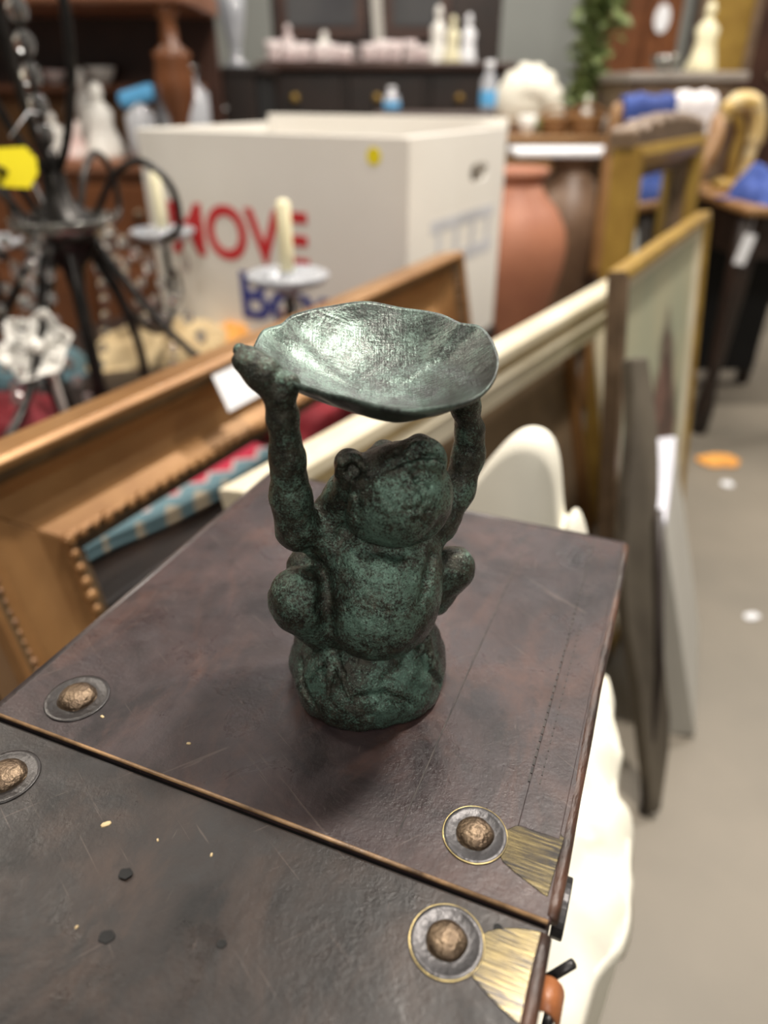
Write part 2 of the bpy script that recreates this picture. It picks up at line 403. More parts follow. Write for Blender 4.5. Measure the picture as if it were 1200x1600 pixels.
# rolled edge binding along the right side, left side and back
def roll(y0, y1, x, wob, seed):
    rr = random.Random(seed); pts = []; rad = []
    n = 40
    for i in range(n + 1):
        t = i / n
        pts.append((x + math.sin(t * 9 + seed) * wob, y0 + (y1 - y0) * t, TH - 0.0024 + math.sin(t * 14 + seed) * wob * 0.6)); rad.append(0.0028 + 0.00015 * math.sin(t * 23))
    return pts, rad
p_, r_ = roll(0.003, TD - 0.002, -0.0005, 0.0003, 1)
MB().tube(p_, r_, 10).build('edge_binding', M['leather_edge'], trunk, True)
p_, r_ = roll(-TN + 0.002, -0.0035, -0.0008, 0.0004, 2)
MB().tube(p_, r_, 10).build('edge_binding', M['leather_edge'], trunk, True)
MB().tube([(-TW + 0.0008, 0.003, TH - 0.002), (-TW + 0.0008, TD - 0.002, TH - 0.002)], 0.0026, 10).build('edge_binding', M['leather_band'], trunk, True)
MB().tube([(-TW + 0.002, TD - 0.0006, TH - 0.002), (-0.002, TD - 0.0006, TH - 0.002)], 0.0026, 10).build('edge_binding', M['leather_band'], trunk, True)
# stitched leather band set on the top along the right edge
MB().box((-0.0110, TD / 2 + 0.016, TH - 0.0001), (0.0165, TD - 0.036, 0.0008)).build('edge_band', M['leather'], trunk, bevel=0.0005)
st = MB()
for i in range(44):
    y = 0.058 + i * 0.0046
    st.box((-0.0195, y, TH + 0.0001), (0.0009, 0.0034, 0.0005)); st.box((-0.0150, y, TH + 0.0003), (0.0005, 0.0026, 0.0005))
o = st.build('stitching', M['stitch'], trunk); tag(o, kind='stuff')
# long crease line and a shallow dark patch near the far corner
MB().tube([(-0.062, 0.012, TH - 0.0003), (-0.0615, 0.12, TH - 0.0002), (-0.060, 0.225, TH - 0.0003)], 0.0005, 6).build('crease', M['stitch'], trunk)
# splayed corner of the lid: worn paint patches
def disc_poly(cx, cy, rx, ry, n=40, rot=0.0):
    return [(cx + rx * math.cos(2 * math.pi * k / n + rot), cy + ry * math.sin(2 * math.pi * k / n + rot)) for k in range(n)]
def rivet(px, py, rdome, rdisc, disc_mat, rim, zt, parent=trunk, dome_mat='brass_rivet'):
    x, y = tl(px, py)
    d = MB().lathe([(rdisc, 0), (rdisc, 0.0004), (rdisc * 0.97, 0.0006), (rdisc * 0.86, 0.0006), (rdisc * 0.82, 0.0004), (rdisc * 0.55, 0.0005), (0.0001, 0.0005)], (0, 0, 0), 40).build('washer', M[disc_mat], parent, True, loc=(x, y, zt))
    if rim:
        MB().tube([(rdisc * math.cos(a * math.pi / 24), rdisc * math.sin(a * math.pi / 24), 0.0003) for a in range(48)], 0.00035, 6, True).build('washer_edge', M['washer_edge'], d, True)
    rr = random.Random(int(px))
    prof = [(rdome * 1.06, 0.0003)] + [(rdome * math.cos(t), 0.0006 + rdome * 0.52 * math.sin(t)) for t in [i * math.pi / 2 / 9 for i in range(9)]] + [(0.00005, 0.0006 + rdome * 0.52)]
    MB().lathe(prof, (0, 0, 0), 32, lambda a, i: 1 + 0.025 * math.sin(2 * a + i) + 0.015 * math.sin(5 * a)).build('rivet', M[dome_mat], d, True)
    return d
def plate(pix, zt, mname):
    poly = [tl(*p) for p in pix]
    ar = sum(poly[i][0] * poly[(i + 1) % len(poly)][1] - poly[(i + 1) % len(poly)][0] * poly[i][1] for i in range(len(poly)))
    if ar < 0: poly = poly[::-1]
    return MB().prism(poly, zt - 0.0004, zt + 0.0002).build('corner_plate', M[mname], trunk, bevel=0.0003)
plate([(775, 1325), (790, 1297), (806, 1290), (830, 1288), (858, 1290), (872, 1297), (882, 1310), (856, 1402), (848, 1398), (825, 1380), (804, 1364), (785, 1347)], TH, 'brass_plate')
plate([(735, 1500), (745, 1462), (765, 1452), (790, 1448), (815, 1449), (850, 1455), (826, 1604), (806, 1595), (780, 1572), (755, 1546), (737, 1524)], TH - 0.0006, 'brass_plate')
rivet(742, 1304, 0.0072, 0.0125, 'dark_metal', True, TH)
rivet(698, 1469, 0.0070, 0.0128, 'dark_metal', True, TH - 0.0008)
rivet(121, 1091, 0.0088, 0.0150, 'dark_disc', False, TH)
rivet(8, 1212, 0.0085, 0.0140, 'dark_disc', False, TH - 0.0008)
# hinge bits on the right wall of the trunk and the orange strap loop
MB().prism(disc_poly(0, 0, 0.012, 0.009, 28), 0, 0.0045).xf(Matrix(((0, 0, 1, 0.0005), (1, 0, 0, 0.018), (0, 1, 0, TH - 0.016), (0, 0, 0, 1)))).build('side_clasp', M['dark_metal'], trunk, bevel=0.0005)
strap_y = -0.019
pts = []
s = MB()
for i in range(11):
    a = math.pi * (1.05 - 1.1 * i / 10)
    pts.append((0.0005 + 0.0030 + 0.0042 * math.cos(a), TH - 0.016 + 0.009 * math.sin(a)))
V = []; F = []
for (x, z) in pts:
    V += [(x, strap_y - 0.0055, z), (x, strap_y + 0.0055, z)]
for i in range(10): F.append((2 * i, 2 * i + 1, 2 * i + 3, 2 * i + 2))
s.add(V, F).build('strap_loop', M['tan_strap'], trunk, True, solid=0.0015)
MB().tube([(0.005, strap_y - 0.012, TH - 0.03), (0.0055, strap_y, TH - 0.024), (0.006, strap_y + 0.012, TH - 0.03), (0.006, strap_y + 0.012, TH - 0.05), (0.005, strap_y - 0.012, TH - 0.05)], 0.0018, 8, True).build('buckle', M['dark_metal'], trunk, True)
MB().tube([(0.002, strap_y + 0.012, TH - 0.022), (0.010, strap_y + 0.016, TH - 0.012)], 0.0018, 8).build('buckle_pin', M['dark_metal'], trunk, True)
# small nicks in the leather, black colour standing in for shade in the pits
for k, (px, py, r) in enumerate([(166, 1462, 0.0026), (346, 1473, 0.0016), (196, 1365, 0.0024), (778, 1447, 0.0014)]):
    x, y = tl(px, py)
    MB().lathe([(r, 0), (r * 0.95, 0.00022), (r * 0.8, 0.00016), (r * 0.5, 0.00006), (0.0001, 0.00005)], (0, 0, 0), 28, lambda a, i: 1 + 0.10 * math.sin(2 * a + 1) + 0.07 * math.sin(5 * a)).build('nick', M['black_gap'], trunk, True, loc=(x, y, TH + (0 if py < 1400 else -0.0007)))
for k, (px, py, r) in enumerate([(165, 1286, 0.0017), (295, 1162, 0.0009), (160, 1120, 0.0009), (246, 1311, 0.0006), (330, 1334, 0.0007), (119, 1447, 0.0006)]):
    x, y = tl(px, py)
    MB().lathe([(r, 0), (r * 0.8, 0.0004), (0.0001, 0.0005)], (0, 0, 0), 10, lambda a, i: 1 + 0.35 * math.sin(2 * a + k)).build('paint_fleck', M['straw'], trunk, True, loc=(x, y, TH + (-0.0008 if py > 1170 + px * 0.3837 - 50 else 0)))

# ------------------------------------------------------------------ bronze frog holding up a dish
FO = Vector((-0.008, 0.2615, TOP))
frog = empty('frog_figurine', FO)
tag(frog, 'green patinated bronze frog figurine holding a shallow dish over its head', 'figurine')
def fl(px, py, Y): return np.array(at(px, py, Y=Y) - FO, dtype=np.float32)

def surface_nets(Fv, org, h):
    sg = Fv < 0
    nx, ny, nz = Fv.shape
    cs = (nx - 1, ny - 1, nz - 1)
    acc = np.zeros(cs + (3,), np.float32); cnt = np.zeros(cs, np.float32)
    idx = np.indices(cs).astype(np.float32)
    for ax in range(3):
        o1, o2 = [a for a in range(3) if a != ax]
        for b1 in (0, 1):
            for b2 in (0, 1):
                sl0 = [None] * 3; sl1 = [None] * 3
                sl0[ax] = slice(0, cs[ax]); sl1[ax] = slice(1, cs[ax] + 1)
                for a, bb in ((o1, b1), (o2, b2)):
                    sl0[a] = slice(bb, bb + cs[a]); sl1[a] = slice(bb, bb + cs[a])
                f0 = Fv[tuple(sl0)]; f1 = Fv[tuple(sl1)]
                m = (f0 < 0) != (f1 < 0)
                t = np.where(m, f0 / np.where(m, f0 - f1, 1), 0)
                acc[..., ax] += np.where(m, t, 0); acc[..., o1] += m * b1; acc[..., o2] += m * b2
                cnt += m
    act = cnt > 0
    vid = -np.ones(cs, np.int64); vid[act] = np.arange(act.sum())
    V = np.stack([idx[a][act] + acc[..., a][act] / cnt[act] for a in range(3)], 1) * h + org
    quads = []
    for ax in range(3):
        o1, o2 = (ax + 1) % 3, (ax + 2) % 3
        n = [nx, ny, nz]
        sl0 = [None] * 3; sl1 = [None] * 3
        sl0[ax] = slice(0, n[ax] - 1); sl1[ax] = slice(1, n[ax])
        for a in (o1, o2): sl0[a] = slice(1, n[a] - 1); sl1[a] = slice(1, n[a] - 1)
        s0 = sg[tuple(sl0)]; s1 = sg[tuple(sl1)]
        ii = np.argwhere(s0 != s1)
        if len(ii) == 0: continue
        flip = s1[tuple(ii.T)]
        base = ii.copy(); base[:, o1] += 1; base[:, o2] += 1
        def cell(d1, d2):
            c = base.copy(); c[:, o1] += d1; c[:, o2] += d2
            return vid[c[:, 0], c[:, 1], c[:, 2]]
        q = np.stack([cell(-1, -1), cell(0, -1), cell(0, 0), cell(-1, 0)], 1)
        q[flip] = q[flip][:, ::-1]
        quads.append(q)
    return V, np.concatenate(quads)

def mesh_np(name, V, Q, material, parent):
    me = bpy.data.meshes.new(name)
    me.vertices.add(len(V)); me.vertices.foreach_set('co', V.astype(np.float32).ravel())
    me.loops.add(len(Q) * 4); me.loops.foreach_set('vertex_index', Q.astype(np.int32).ravel())
    me.polygons.add(len(Q)); me.polygons.foreach_set('loop_start', np.arange(0, len(Q) * 4, 4, dtype=np.int32))
    me.polygons.foreach_set('use_smooth', np.ones(len(Q), dtype=bool))
    me.update(calc_edges=True); me.validate()
    me.materials.append(material)
    o = bpy.data.objects.new(name, me); COL.objects.link(o); o.parent = parent
    return o

class SDF:
    def __init__(s, lo, hi, h):
        s.h = h; s.lo = np.array(lo, np.float32)
        n = [int((hi[a] - lo[a]) / h) + 1 for a in range(3)]
        s.X, s.Y, s.Z = np.meshgrid(*[(lo[a] + h * np.arange(n[a])).astype(np.float32) for a in range(3)], indexing='ij', sparse=True)
        s.d = np.full(n, 1.0, np.float32)
    def smin(s, e, k):
        if k <= 0: s.d = np.minimum(s.d, e); return
        hh = np.clip(0.5 + 0.5 * (s.d - e) / k, 0, 1)
        s.d = s.d * (1 - hh) + e * hh - k * hh * (1 - hh)
    def smax_cut(s, e, k):
        """subtract shape e"""
        e = -e
        hh = np.clip(0.5 - 0.5 * (s.d - e) / k, 0, 1)
        s.d = s.d * (1 - hh) + e * hh + k * hh * (1 - hh)
    def ell(s, c, r, ax=None):
        x, y, z = s.X - c[0], s.Y - c[1], s.Z - c[2]
        if ax is not None:
            A = np.array(ax, np.float32)
            x, y, z = (A[0][0] * x + A[0][1] * y + A[0][2] * z, A[1][0] * x + A[1][1] * y + A[1][2] * z, A[2][0] * x + A[2][1] * y + A[2][2] * z)
        q = np.sqrt((x / r[0]) ** 2 + (y / r[1]) ** 2 + (z / r[2]) ** 2) + 1e-6
        g = np.sqrt((x / r[0] ** 2) ** 2 + (y / r[1] ** 2) ** 2 + (z / r[2] ** 2) ** 2) + 1e-6
        return q * (q - 1) / g
    def sph(s, c, r): return np.sqrt((s.X - c[0]) ** 2 + (s.Y - c[1]) ** 2 + (s.Z - c[2]) ** 2) - r
    def cap(s, a, b, ra, rb):
        ab = np.array(b, np.float32) - np.array(a, np.float32); L2 = float(ab @ ab)
        t = np.clip(((s.X - a[0]) * ab[0] + (s.Y - a[1]) * ab[1] + (s.Z - a[2]) * ab[2]) / L2, 0, 1)
        return np.sqrt((s.X - a[0] - t * ab[0]) ** 2 + (s.Y - a[1] - t * ab[1]) ** 2 + (s.Z - a[2] - t * ab[2]) ** 2) - (ra + (rb - ra) * t)
    def lumps(s, amp, freq, seed, n=7):
        rng = np.random.default_rng(seed); w = 0
        for i in range(n):
            k = rng.normal(size=3); k = k / np.linalg.norm(k) * freq * rng.uniform(0.6, 1.6)
            w = w + np.sin(s.X * k[0] + s.Y * k[1] + s.Z * k[2] + rng.uniform(0, 6.3))
        s.d = s.d + (amp / math.sqrt(n)) * w
    def chain(s, pts, k):
        for (a, ra), (b, rb) in zip(pts[:-1], pts[1:]): s.smin(s.cap(a, b, ra, rb), k)
    def mesh(s): return surface_nets(s.d, s.lo, s.h)

fa = math.radians(20)
AXF = [[math.cos(fa), math.sin(fa), 0], [-math.sin(fa), math.cos(fa), 0], [0, 0, 1]]   # frog's side, back, up

def hit(S, px, py, d0=0.18, d1=0.46):
    """first point of the sculpted surface met by the line of sight through a photograph pixel"""
    d = np.array(ray(px, py), np.float32); O = np.array((0, 0, CAM_Z), np.float32) - np.array(FO, np.float32)
    t = np.arange(d0, d1, 0.0003, dtype=np.float32)
    P = O[None] + d[None] * t[:, None]
    I = np.rint((P - S.lo) / S.h).astype(int)
    ok = np.all((I >= 0) & (I < np.array(S.d.shape)), 1)
    v = np.full(len(t), 1.0, np.float32); J = I[ok]; v[ok] = S.d[J[:, 0], J[:, 1], J[:, 2]]
    k = np.argmax(v < 0)
    return P[k] if v[k] < 0 else None
def hits(S, pix): return [h for h in (hit(S, *p) for p in pix) if h is not None]
def groove(S, pix, r, k):
    h = hits(S, pix)
    for a, b in zip(h[:-1], h[1:]): S.smax_cut(S.cap(a, b, r, r), k)
def ridge(S, pix, r, k):
    h = hits(S, pix)
    for a, b in zip(h[:-1], h[1:]): S.smin(S.cap(a, b, r, r), k)

def build_mound():
    S = SDF((-0.045, -0.045, -0.002), (0.045, 0.045, 0.050), 0.0008)
    r = np.sqrt(S.X ** 2 + S.Y ** 2)
    ang = np.arctan2(S.Y, S.X)
    prof_z = [0, 0.003, 0.008, 0.014, 0.020, 0.026, 0.032, 0.038, 0.044]
    prof_r = [0.0366, 0.0382, 0.0388, 0.0380, 0.0360, 0.0328, 0.0286, 0.0235, 0.019]
    rad = np.interp(S.Z, prof_z, prof_r).astype(np.float32) * (1 + 0.010 * np.sin(3 * ang + 1) + 0.005 * np.sin(7 * ang))
    S.d = np.maximum((r - rad) * 0.8, np.maximum(-S.Z, S.Z - 0.042)) + 0 * S.Z
    S.lumps(0.0005, 190, 11); S.lumps(0.00022, 620, 12)
    # facets and folds of the rock
    for pix in ([(655, 1010), (668, 1045), (690, 1070)], [(640, 1005), (630, 1040), (600, 1062)], [(470, 1030), (474, 1075), (492, 1105)], [(560, 1090), (600, 1085), (640, 1100)]):
        groove(S, pix, 0.0007, 0.003)
    S.d = np.maximum(S.d, 0.00012 - S.Z)
    V, Q = S.mesh()
    mesh_np('rock_base', V, Q, M['bronze_base'], frog)
    return S
MOUND = build_mound()

def build_frog():
    S = SDF((-0.058, -0.062, -0.001), (0.062, 0.052, 0.172), 0.0008)
    # trunk of the body
    S.d = S.ell(fl(598, 918, 0.254), (0.0270, 0.0255, 0.0285), AXF)
    S.smin(S.ell(fl(592, 955, 0.247), (0.0240, 0.0215, 0.0215), AXF), 0.006)
    S.smin(S.ell(fl(592, 858, 0.264), (0.0265, 0.021, 0.023), AXF), 0.010)
    S.smin(S.ell(fl(600, 900, 0.280), (0.026, 0.022, 0.034), AXF), 0.010)
    # shoulders
    S.smin(S.sph(fl(512, 832, 0.262), 0.0105), 0.010)
    S.smin(S.sph(fl(682, 812, 0.276), 0.0100), 0.010)
    # head: skull, throat pouch, cheek
    S.smin(S.ell(fl(602, 775, 0.268), (0.0225, 0.020, 0.0215), AXF), 0.006)
    S.smin(S.ell(fl(630, 776, 0.250), (0.0205, 0.0195, 0.0215), AXF), 0.005)
    S.smin(S.ell(fl(586, 790, 0.250), (0.0135, 0.0135, 0.0150), AXF), 0.006)
    # flat upper jaw, sloping up to the right
    S.smin(S.cap(fl(556, 752, 0.2520), fl(668, 717, 0.2470), 0.0082, 0.0078), 0.004)
    S.smin(S.cap(fl(592, 728, 0.258), fl(656, 706, 0.2500), 0.0078, 0.0056), 0.004)
    S.smin(S.sph(fl(602, 709, 0.264), 0.0058), 0.004)
    # neck slope on the left
    S.smin(S.cap(fl(540, 770, 0.260), fl(512, 812, 0.262), 0.0085, 0.0085), 0.008)
    # eyes with brow ridges
    S.smin(S.sph(fl(546, 724, 0.2520), 0.0062), 0.0025)
    S.smin(S.sph(fl(656, 697, 0.2530), 0.0048), 0.0025)
    # raised arms
    S.chain([(fl(515, 838, 0.262), 0.0095), (fl(466, 828, 0.252), 0.0088)], 0.006)
    S.chain([(fl(464, 826, 0.252), 0.0088), (fl(454, 775, 0.250), 0.0082), (fl(449, 715, 0.248), 0.0068), (fl(441, 650, 0.246), 0.0057), (fl(436, 612, 0.2455), 0.0053)], 0.003)
    S.chain([(fl(437, 614, 0.2455), 0.0050), (fl(412, 585, 0.246), 0.0060), (fl(388, 566, 0.2485), 0.0048)], 0.004)
    S.chain([(fl(404, 580, 0.2465), 0.0044), (fl(376, 566, 0.2475), 0.0030)], 0.003)
    S.chain([(fl(398, 564, 0.2505), 0.0040), (fl(376, 548, 0.254), 0.0028)], 0.003)
    S.chain([(fl(440, 618, 0.2455), 0.0046), (fl(452, 598, 0.2440), 0.0042)], 0.003)
    S.chain([(fl(684, 812, 0.276), 0.0092), (fl(716, 765, 0.282), 0.0072), (fl(732, 712, 0.286), 0.0070), (fl(734, 672, 0.286), 0.0060), (fl(727, 636, 0.283), 0.0054), (fl(722, 615, 0.280), 0.0058)], 0.004)
    Cl = np.array(at(592, 556, Y=0.262) - FO, np.float32); tn_ = np.array((0.035, -0.13, 0.991), np.float32)
    palm = Cl + np.array((0.0375, 0.0165, 0.0022), np.float32) - tn_ * 0.0150
    S.chain([(fl(727, 634, 0.283), 0.0052), (palm, 0.0056)], 0.004)
    for dx, dy in ((0.0070, -0.0010), (0.0055, 0.0050), (0.0000, 0.0070)):      # fingers spread under the rim
        S.chain([(palm, 0.0040), (palm + np.array((dx * 0.6, dy * 0.6, 0.0014), np.float32), 0.0032), (palm + np.array((dx, dy, 0.0036), np.float32), 0.0024)], 0.002)
    # haunches and knees
    S.smin(S.cap(fl(545, 928, 0.276), fl(476, 932, 0.245), 0.0150, 0.0122), 0.005)
    S.smin(S.sph(fl(468, 932, 0.2425), 0.0132), 0.003)
    S.smin(S.cap(fl(470, 945, 0.243), fl(512, 988, 0.249), 0.0122, 0.0105), 0.005)
    S.smin(S.sph(fl(484, 888, 0.268), 0.0108), 0.006)
    S.smin(S.cap(fl(655, 905, 0.278), fl(706, 886, 0.272), 0.0130, 0.0095), 0.004)
    S.smin(S.sph(fl(710, 884, 0.272), 0.0090), 0.003)
    S.smin(S.cap(fl(704, 896, 0.272), fl(680, 938, 0.270), 0.0090, 0.0075), 0.005)
    # waist into the mound
    S.smin(S.cap((0.0, -0.001, 0.026), (0.0, 0.0, 0.05), 0.020, 0.022), 0.005)
    S.lumps(0.00013, 260, 3); S.lumps(0.00016, 900, 4, 10)
    # carved lines: mouth, second lip line, eye hollow, cheek fold, belly crease
    groove(S, [(556, 774), (572, 760), (590, 746), (610, 732), (632, 721), (655, 715), (676, 715), (693, 725)], 0.0011, 0.0016)
    ridge(S, [(566, 774), (590, 755), (612, 740), (634, 729), (656, 723), (676, 723), (692, 733)], 0.0009, 0.0022)
    groove(S, [(560, 760), (584, 742), (606, 728)], 0.0005, 0.0012)
    h = hit(S, 552, 734)
    if h is not None: S.smax_cut(S.sph(h, 0.0034), 0.0018)
    ridge(S, [(527, 742), (534, 722), (546, 713), (558, 716), (566, 730)], 0.0009, 0.0025)
    h = hit(S, 553, 735)
    if h is not None: S.smin(S.sph(h, 0.0019), 0.001)
    ridge(S, [(636, 706), (648, 696), (662, 694), (674, 702)], 0.0013, 0.002)
    h = hit(S, 620, 706)
    if h is not None: S.smax_cut(S.sph(h, 0.0010), 0.001)
    groove(S, [(540, 764), (533, 790), (536, 815)], 0.0012, 0.004)
    groove(S, [(560, 790), (556, 806)], 0.0009, 0.003)
    groove(S, [(540, 830), (575, 858), (620, 862), (665, 846), (688, 822)], 0.0010, 0.006)
    groove(S, [(676, 868), (670, 900), (662, 935)], 0.0011, 0.005)
    groove(S, [(508, 900), (506, 945), (516, 985)], 0.0010, 0.006)
    groove(S, [(474, 850), (486, 862), (500, 880)], 0.0008, 0.004)
    # pitted throat
    rng = np.random.default_rng(14)
    for i in range(14):
        q = hit(S, 590 + rng.uniform(-10, 85), 735 + rng.uniform(0, 85))
        if q is not None: S.smax_cut(S.sph(q, rng.uniform(0.0006, 0.0013)), 0.0016)
    # feet with toes lying on the mound
    for anc, tips in (((516, 1008), ((482, 1060), (512, 1092), (546, 1092))), ((664, 1000), ((645, 1030), (672, 1042)))):
        A = hit(MOUND, *anc)
        for tp in tips:
            m1 = ((anc[0] * 0.45 + tp[0] * 0.55) + 3, anc[1] * 0.45 + tp[1] * 0.55)
            h = [q for q in (A, hit(MOUND, *m1), hit(MOUND, *tp)) if q is not None]
            if len(h) == 3: S.chain([(h[0], 0.0034), (h[1], 0.0021), (h[2], 0.0008)], 0.0010)
    V, Q = S.mesh()
    return mesh_np('frog_body', V, Q, M['bronze'], frog)
build_frog()

def build_dish():
    C = at(592, 556, Y=0.262)
    tilt = math.radians(7.5); roll_ = math.radians(2.0)
    Nn = Vector((math.sin(roll_), -math.sin(tilt), math.cos(tilt))).normalized()
    ex = Vector((1, 0, 0)) - Nn * Nn.x; ex.normalize(); ey = Nn.cross(ex)
    rim_px = [(394, 545), (400, 532), (412, 514), (440, 507), (455, 492), (475, 487), (500, 480), (560, 473), (620, 476), (660, 482), (695, 491), (722, 506), (745, 507), (762, 522), (774, 545), (779, 562), (776, 582), (760, 604), (730, 624), (690, 635), (640, 640), (590, 633), (540, 619), (490, 602), (440, 588), (412, 572), (400, 560)]
    pol = []
    for px, py in rim_px:
        d = ray(px, py); O = Vector((0, 0, CAM_Z))
        t = (C - O).dot(Nn) / d.dot(Nn)
        q = O + d * t - C
        pol.append((math.atan2(q.dot(ey), q.dot(ex)), math.hypot(q.dot(ex), q.dot(ey))))
    pol.sort(); A_ = np.array([p[0] for p in pol]); R_ = np.array([p[1] for p in pol])
    n = 180
    th = np.linspace(-math.pi, math.pi, n, endpoint=False)
    R = np.interp(th, np.concatenate([A_ - 2 * math.pi, A_, A_ + 2 * math.pi]), np.tile(R_, 3))
    ker = np.array([1, 3, 4, 3, 1.0]); ker /= ker.sum()
    R = np.convolve(np.concatenate([R[-2:], R, R[:2]]), ker, 'valid')
    rng = np.random.default_rng(8)
    fr = np.linspace(0, 1, 46)
    def hgt(f, t, r):
        return -0.0170 * (1 - f ** 2.3) + 0.0004 * math.sin(4 * t + 0.6) * f ** 6 + 0.00035 * math.sin(11 * t + 2) * f ** 8 * max(0, math.sin(t)) + 0.00035 * math.sin(13 * f + 3 * t) * f + 0.0003 * math.sin(7 * t + 21 * f) * f - 0.0007 * math.exp(-((f * math.cos(t) - 0.22) ** 2 + (f * math.sin(t) + 0.05) ** 2) / 0.03)
    V = []; Fc = []
    def pt(f, j, off):
        r = R[j] * f; t = th[j]
        p = C + ex * (r * math.cos(t)) + ey * (r * math.sin(t)) + Nn * (hgt(f, t, r) - off)
        return p - FO
    K = len(fr)
    for k in range(1, K):
        for j in range(n): V.append(pt(fr[k], j, 0))
    for k in range(K - 1, 0, -1):
        for j in range(n):
            f = fr[k]; ff = f * 0.998 if k == K - 1 else f
            V.append(pt(ff, j, 0.0022 + 0.0016 * (1 - f)))
    rows = 2 * (K - 1)
    for k in range(rows - 1):
        for j in range(n):
            a, b = k * n + j, k * n + (j + 1) % n
            Fc.append((a, a + n, b + n, b)) 
    V.append(pt(0, 0, 0)); V.append(pt(0, 0, 0.0038))
    i0, i1 = len(V) - 2, len(V) - 1
    for j in range(n):
        Fc.append((i0, j, (j + 1) % n)); a = (rows - 1) * n
        Fc.append((i1, a + (j + 1) % n, a + j))
    m = MB(); m.add(V, Fc)
    return m.build('dish', M['bronze_dish'], frog, True)
build_dish()

# ------------------------------------------------------------------ white covered chair under the trunk
chair = empty('slipcovered_chair', R0, -AZ)
tag(chair, 'chair in a loose cream white fabric cover, carrying the leather trunk', 'chair')
# local frame as the trunk: x right, y away
def sil(y):      # right outline of the seat cover
    return float(np.interp(y, [-0.24, 0.0, 0.124, 0.20, 0.26, 0.34, 0.42, 0.50], [0.035, 0.030, 0.040, 0.058, 0.062, 0.050, 0.030, 0.012])) + 0.004 * math.sin(y * 31 + 0.4) + 0.003 * math.sin(y * 67)
def left(y): return -0.268 if y < 0.27 else -0.168 + 0.22 * max(0, y - 0.337)
SY0, SY1 = -0.235, 0.50
def seat_fn(u, v):
    y = SY0 + (SY1 - SY0) * v
    x1 = sil(y); x0 = left(y)
    x = x0 + (x1 - x0) * u
    z = SEAT - 0.0005
    if x > -0.001 or y > 0.265:
        k = min(1, max(x / 0.02, (y - 0.265) / 0.03))
        e = max(0, (x - (x1 - 0.03)) / 0.03)
        z += k * (-0.010 + 0.007 * math.sin(y * 38 + 35 * x) + 0.006 * math.sin(y * 74 - 60 * x) + 0.003 * math.sin(y * 150 + 90 * x)) - 0.022 * e * e
    return (x, y, z)
MB().grid(seat_fn, 70, 100).build('seat_cover', M['slipcover'], chair, True, solid=0.006)
def skirt_fn(u, v):
    P = [(-0.268, 0.26), (-0.268, SY0), (0.03, SY0), (0.03, SY1)]
    L = [0.495, 0.30, 0.735]; s_ = u * sum(L); i = 0
    while i < 2 and s_ > L[i]: s_ -= L[i]; i += 1
    t = min(1, s_ / L[i]); x = P[i][0] + (P[i + 1][0] - P[i][0]) * t; y = P[i][1] + (P[i + 1][1] - P[i][1]) * t
    if i == 2: x = sil(y) - 0.004
    w = 0.010 * v * math.sin(u * 90) + 0.007 * v * math.sin(u * 141 + 1)
    if i == 2: x += w
    elif i == 1: y -= w
    else: x -= w
    return (x, y, (SEAT - 0.026) * (1 - v) + 0.002)
MB().grid(skirt_fn, 200, 14).build('skirt', M['slipcover'], chair, True, solid=-0.004)
# scooped back whose right ear rises behind the trunk, cloth pulled over it
def back_fn(u, v):
    # u along outline right to left, v through the thickness
    X = [q - 0.020 for q in (0.012, 0.006, -0.010, -0.022, -0.030, -0.036, -0.042, -0.050, -0.064, -0.086, -0.108, -0.130, -0.148)]
    Z = [0.42, 0.56, 0.640, 0.674, 0.680, 0.664, 0.690, 0.735, 0.754, 0.752, 0.722, 0.678, 0.630]
    for _ in range(3):      # round the outline off
        X = [X[0]] + [q for a, b in zip(X[:-1], X[1:]) for q in (0.75 * a + 0.25 * b, 0.25 * a + 0.75 * b)] + [X[-1]]
        Z = [Z[0]] + [q for a, b in zip(Z[:-1], Z[1:]) for q in (0.75 * a + 0.25 * b, 0.25 * a + 0.75 * b)] + [Z[-1]]
    k = u * (len(X) - 1)
    x = float(np.interp(k, range(len(X)), X)); z = float(np.interp(k, range(len(Z)), Z))
    return x, z
V = []; F = []; nu = 97
for i in range(nu):
    x, z = back_fn(i / (nu - 1), 0); z -= 0.007
    for (dy, dz) in ((-0.022, None), (-0.022, -0.012), (-0.012, -0.002), (0.0, 0.0), (0.012, -0.002), (0.022, -0.012), (0.022, None)):
        V.append((x, 0.425 + dy + 0.04 * (x + 0.08), (SEAT - 0.02) if dz is None else z + dz))
for i in range(nu - 1):
    for k in range(6): F.append((i * 7 + k, i * 7 + k + 1, (i + 1) * 7 + k + 1, (i + 1) * 7 + k))
F.append(tuple(range(6, -1, -1))); F.append(tuple((nu - 1) * 7 + k for k in range(7)))
MB().add(V, F).build('back_rest', M['slipcover'], chair, True)

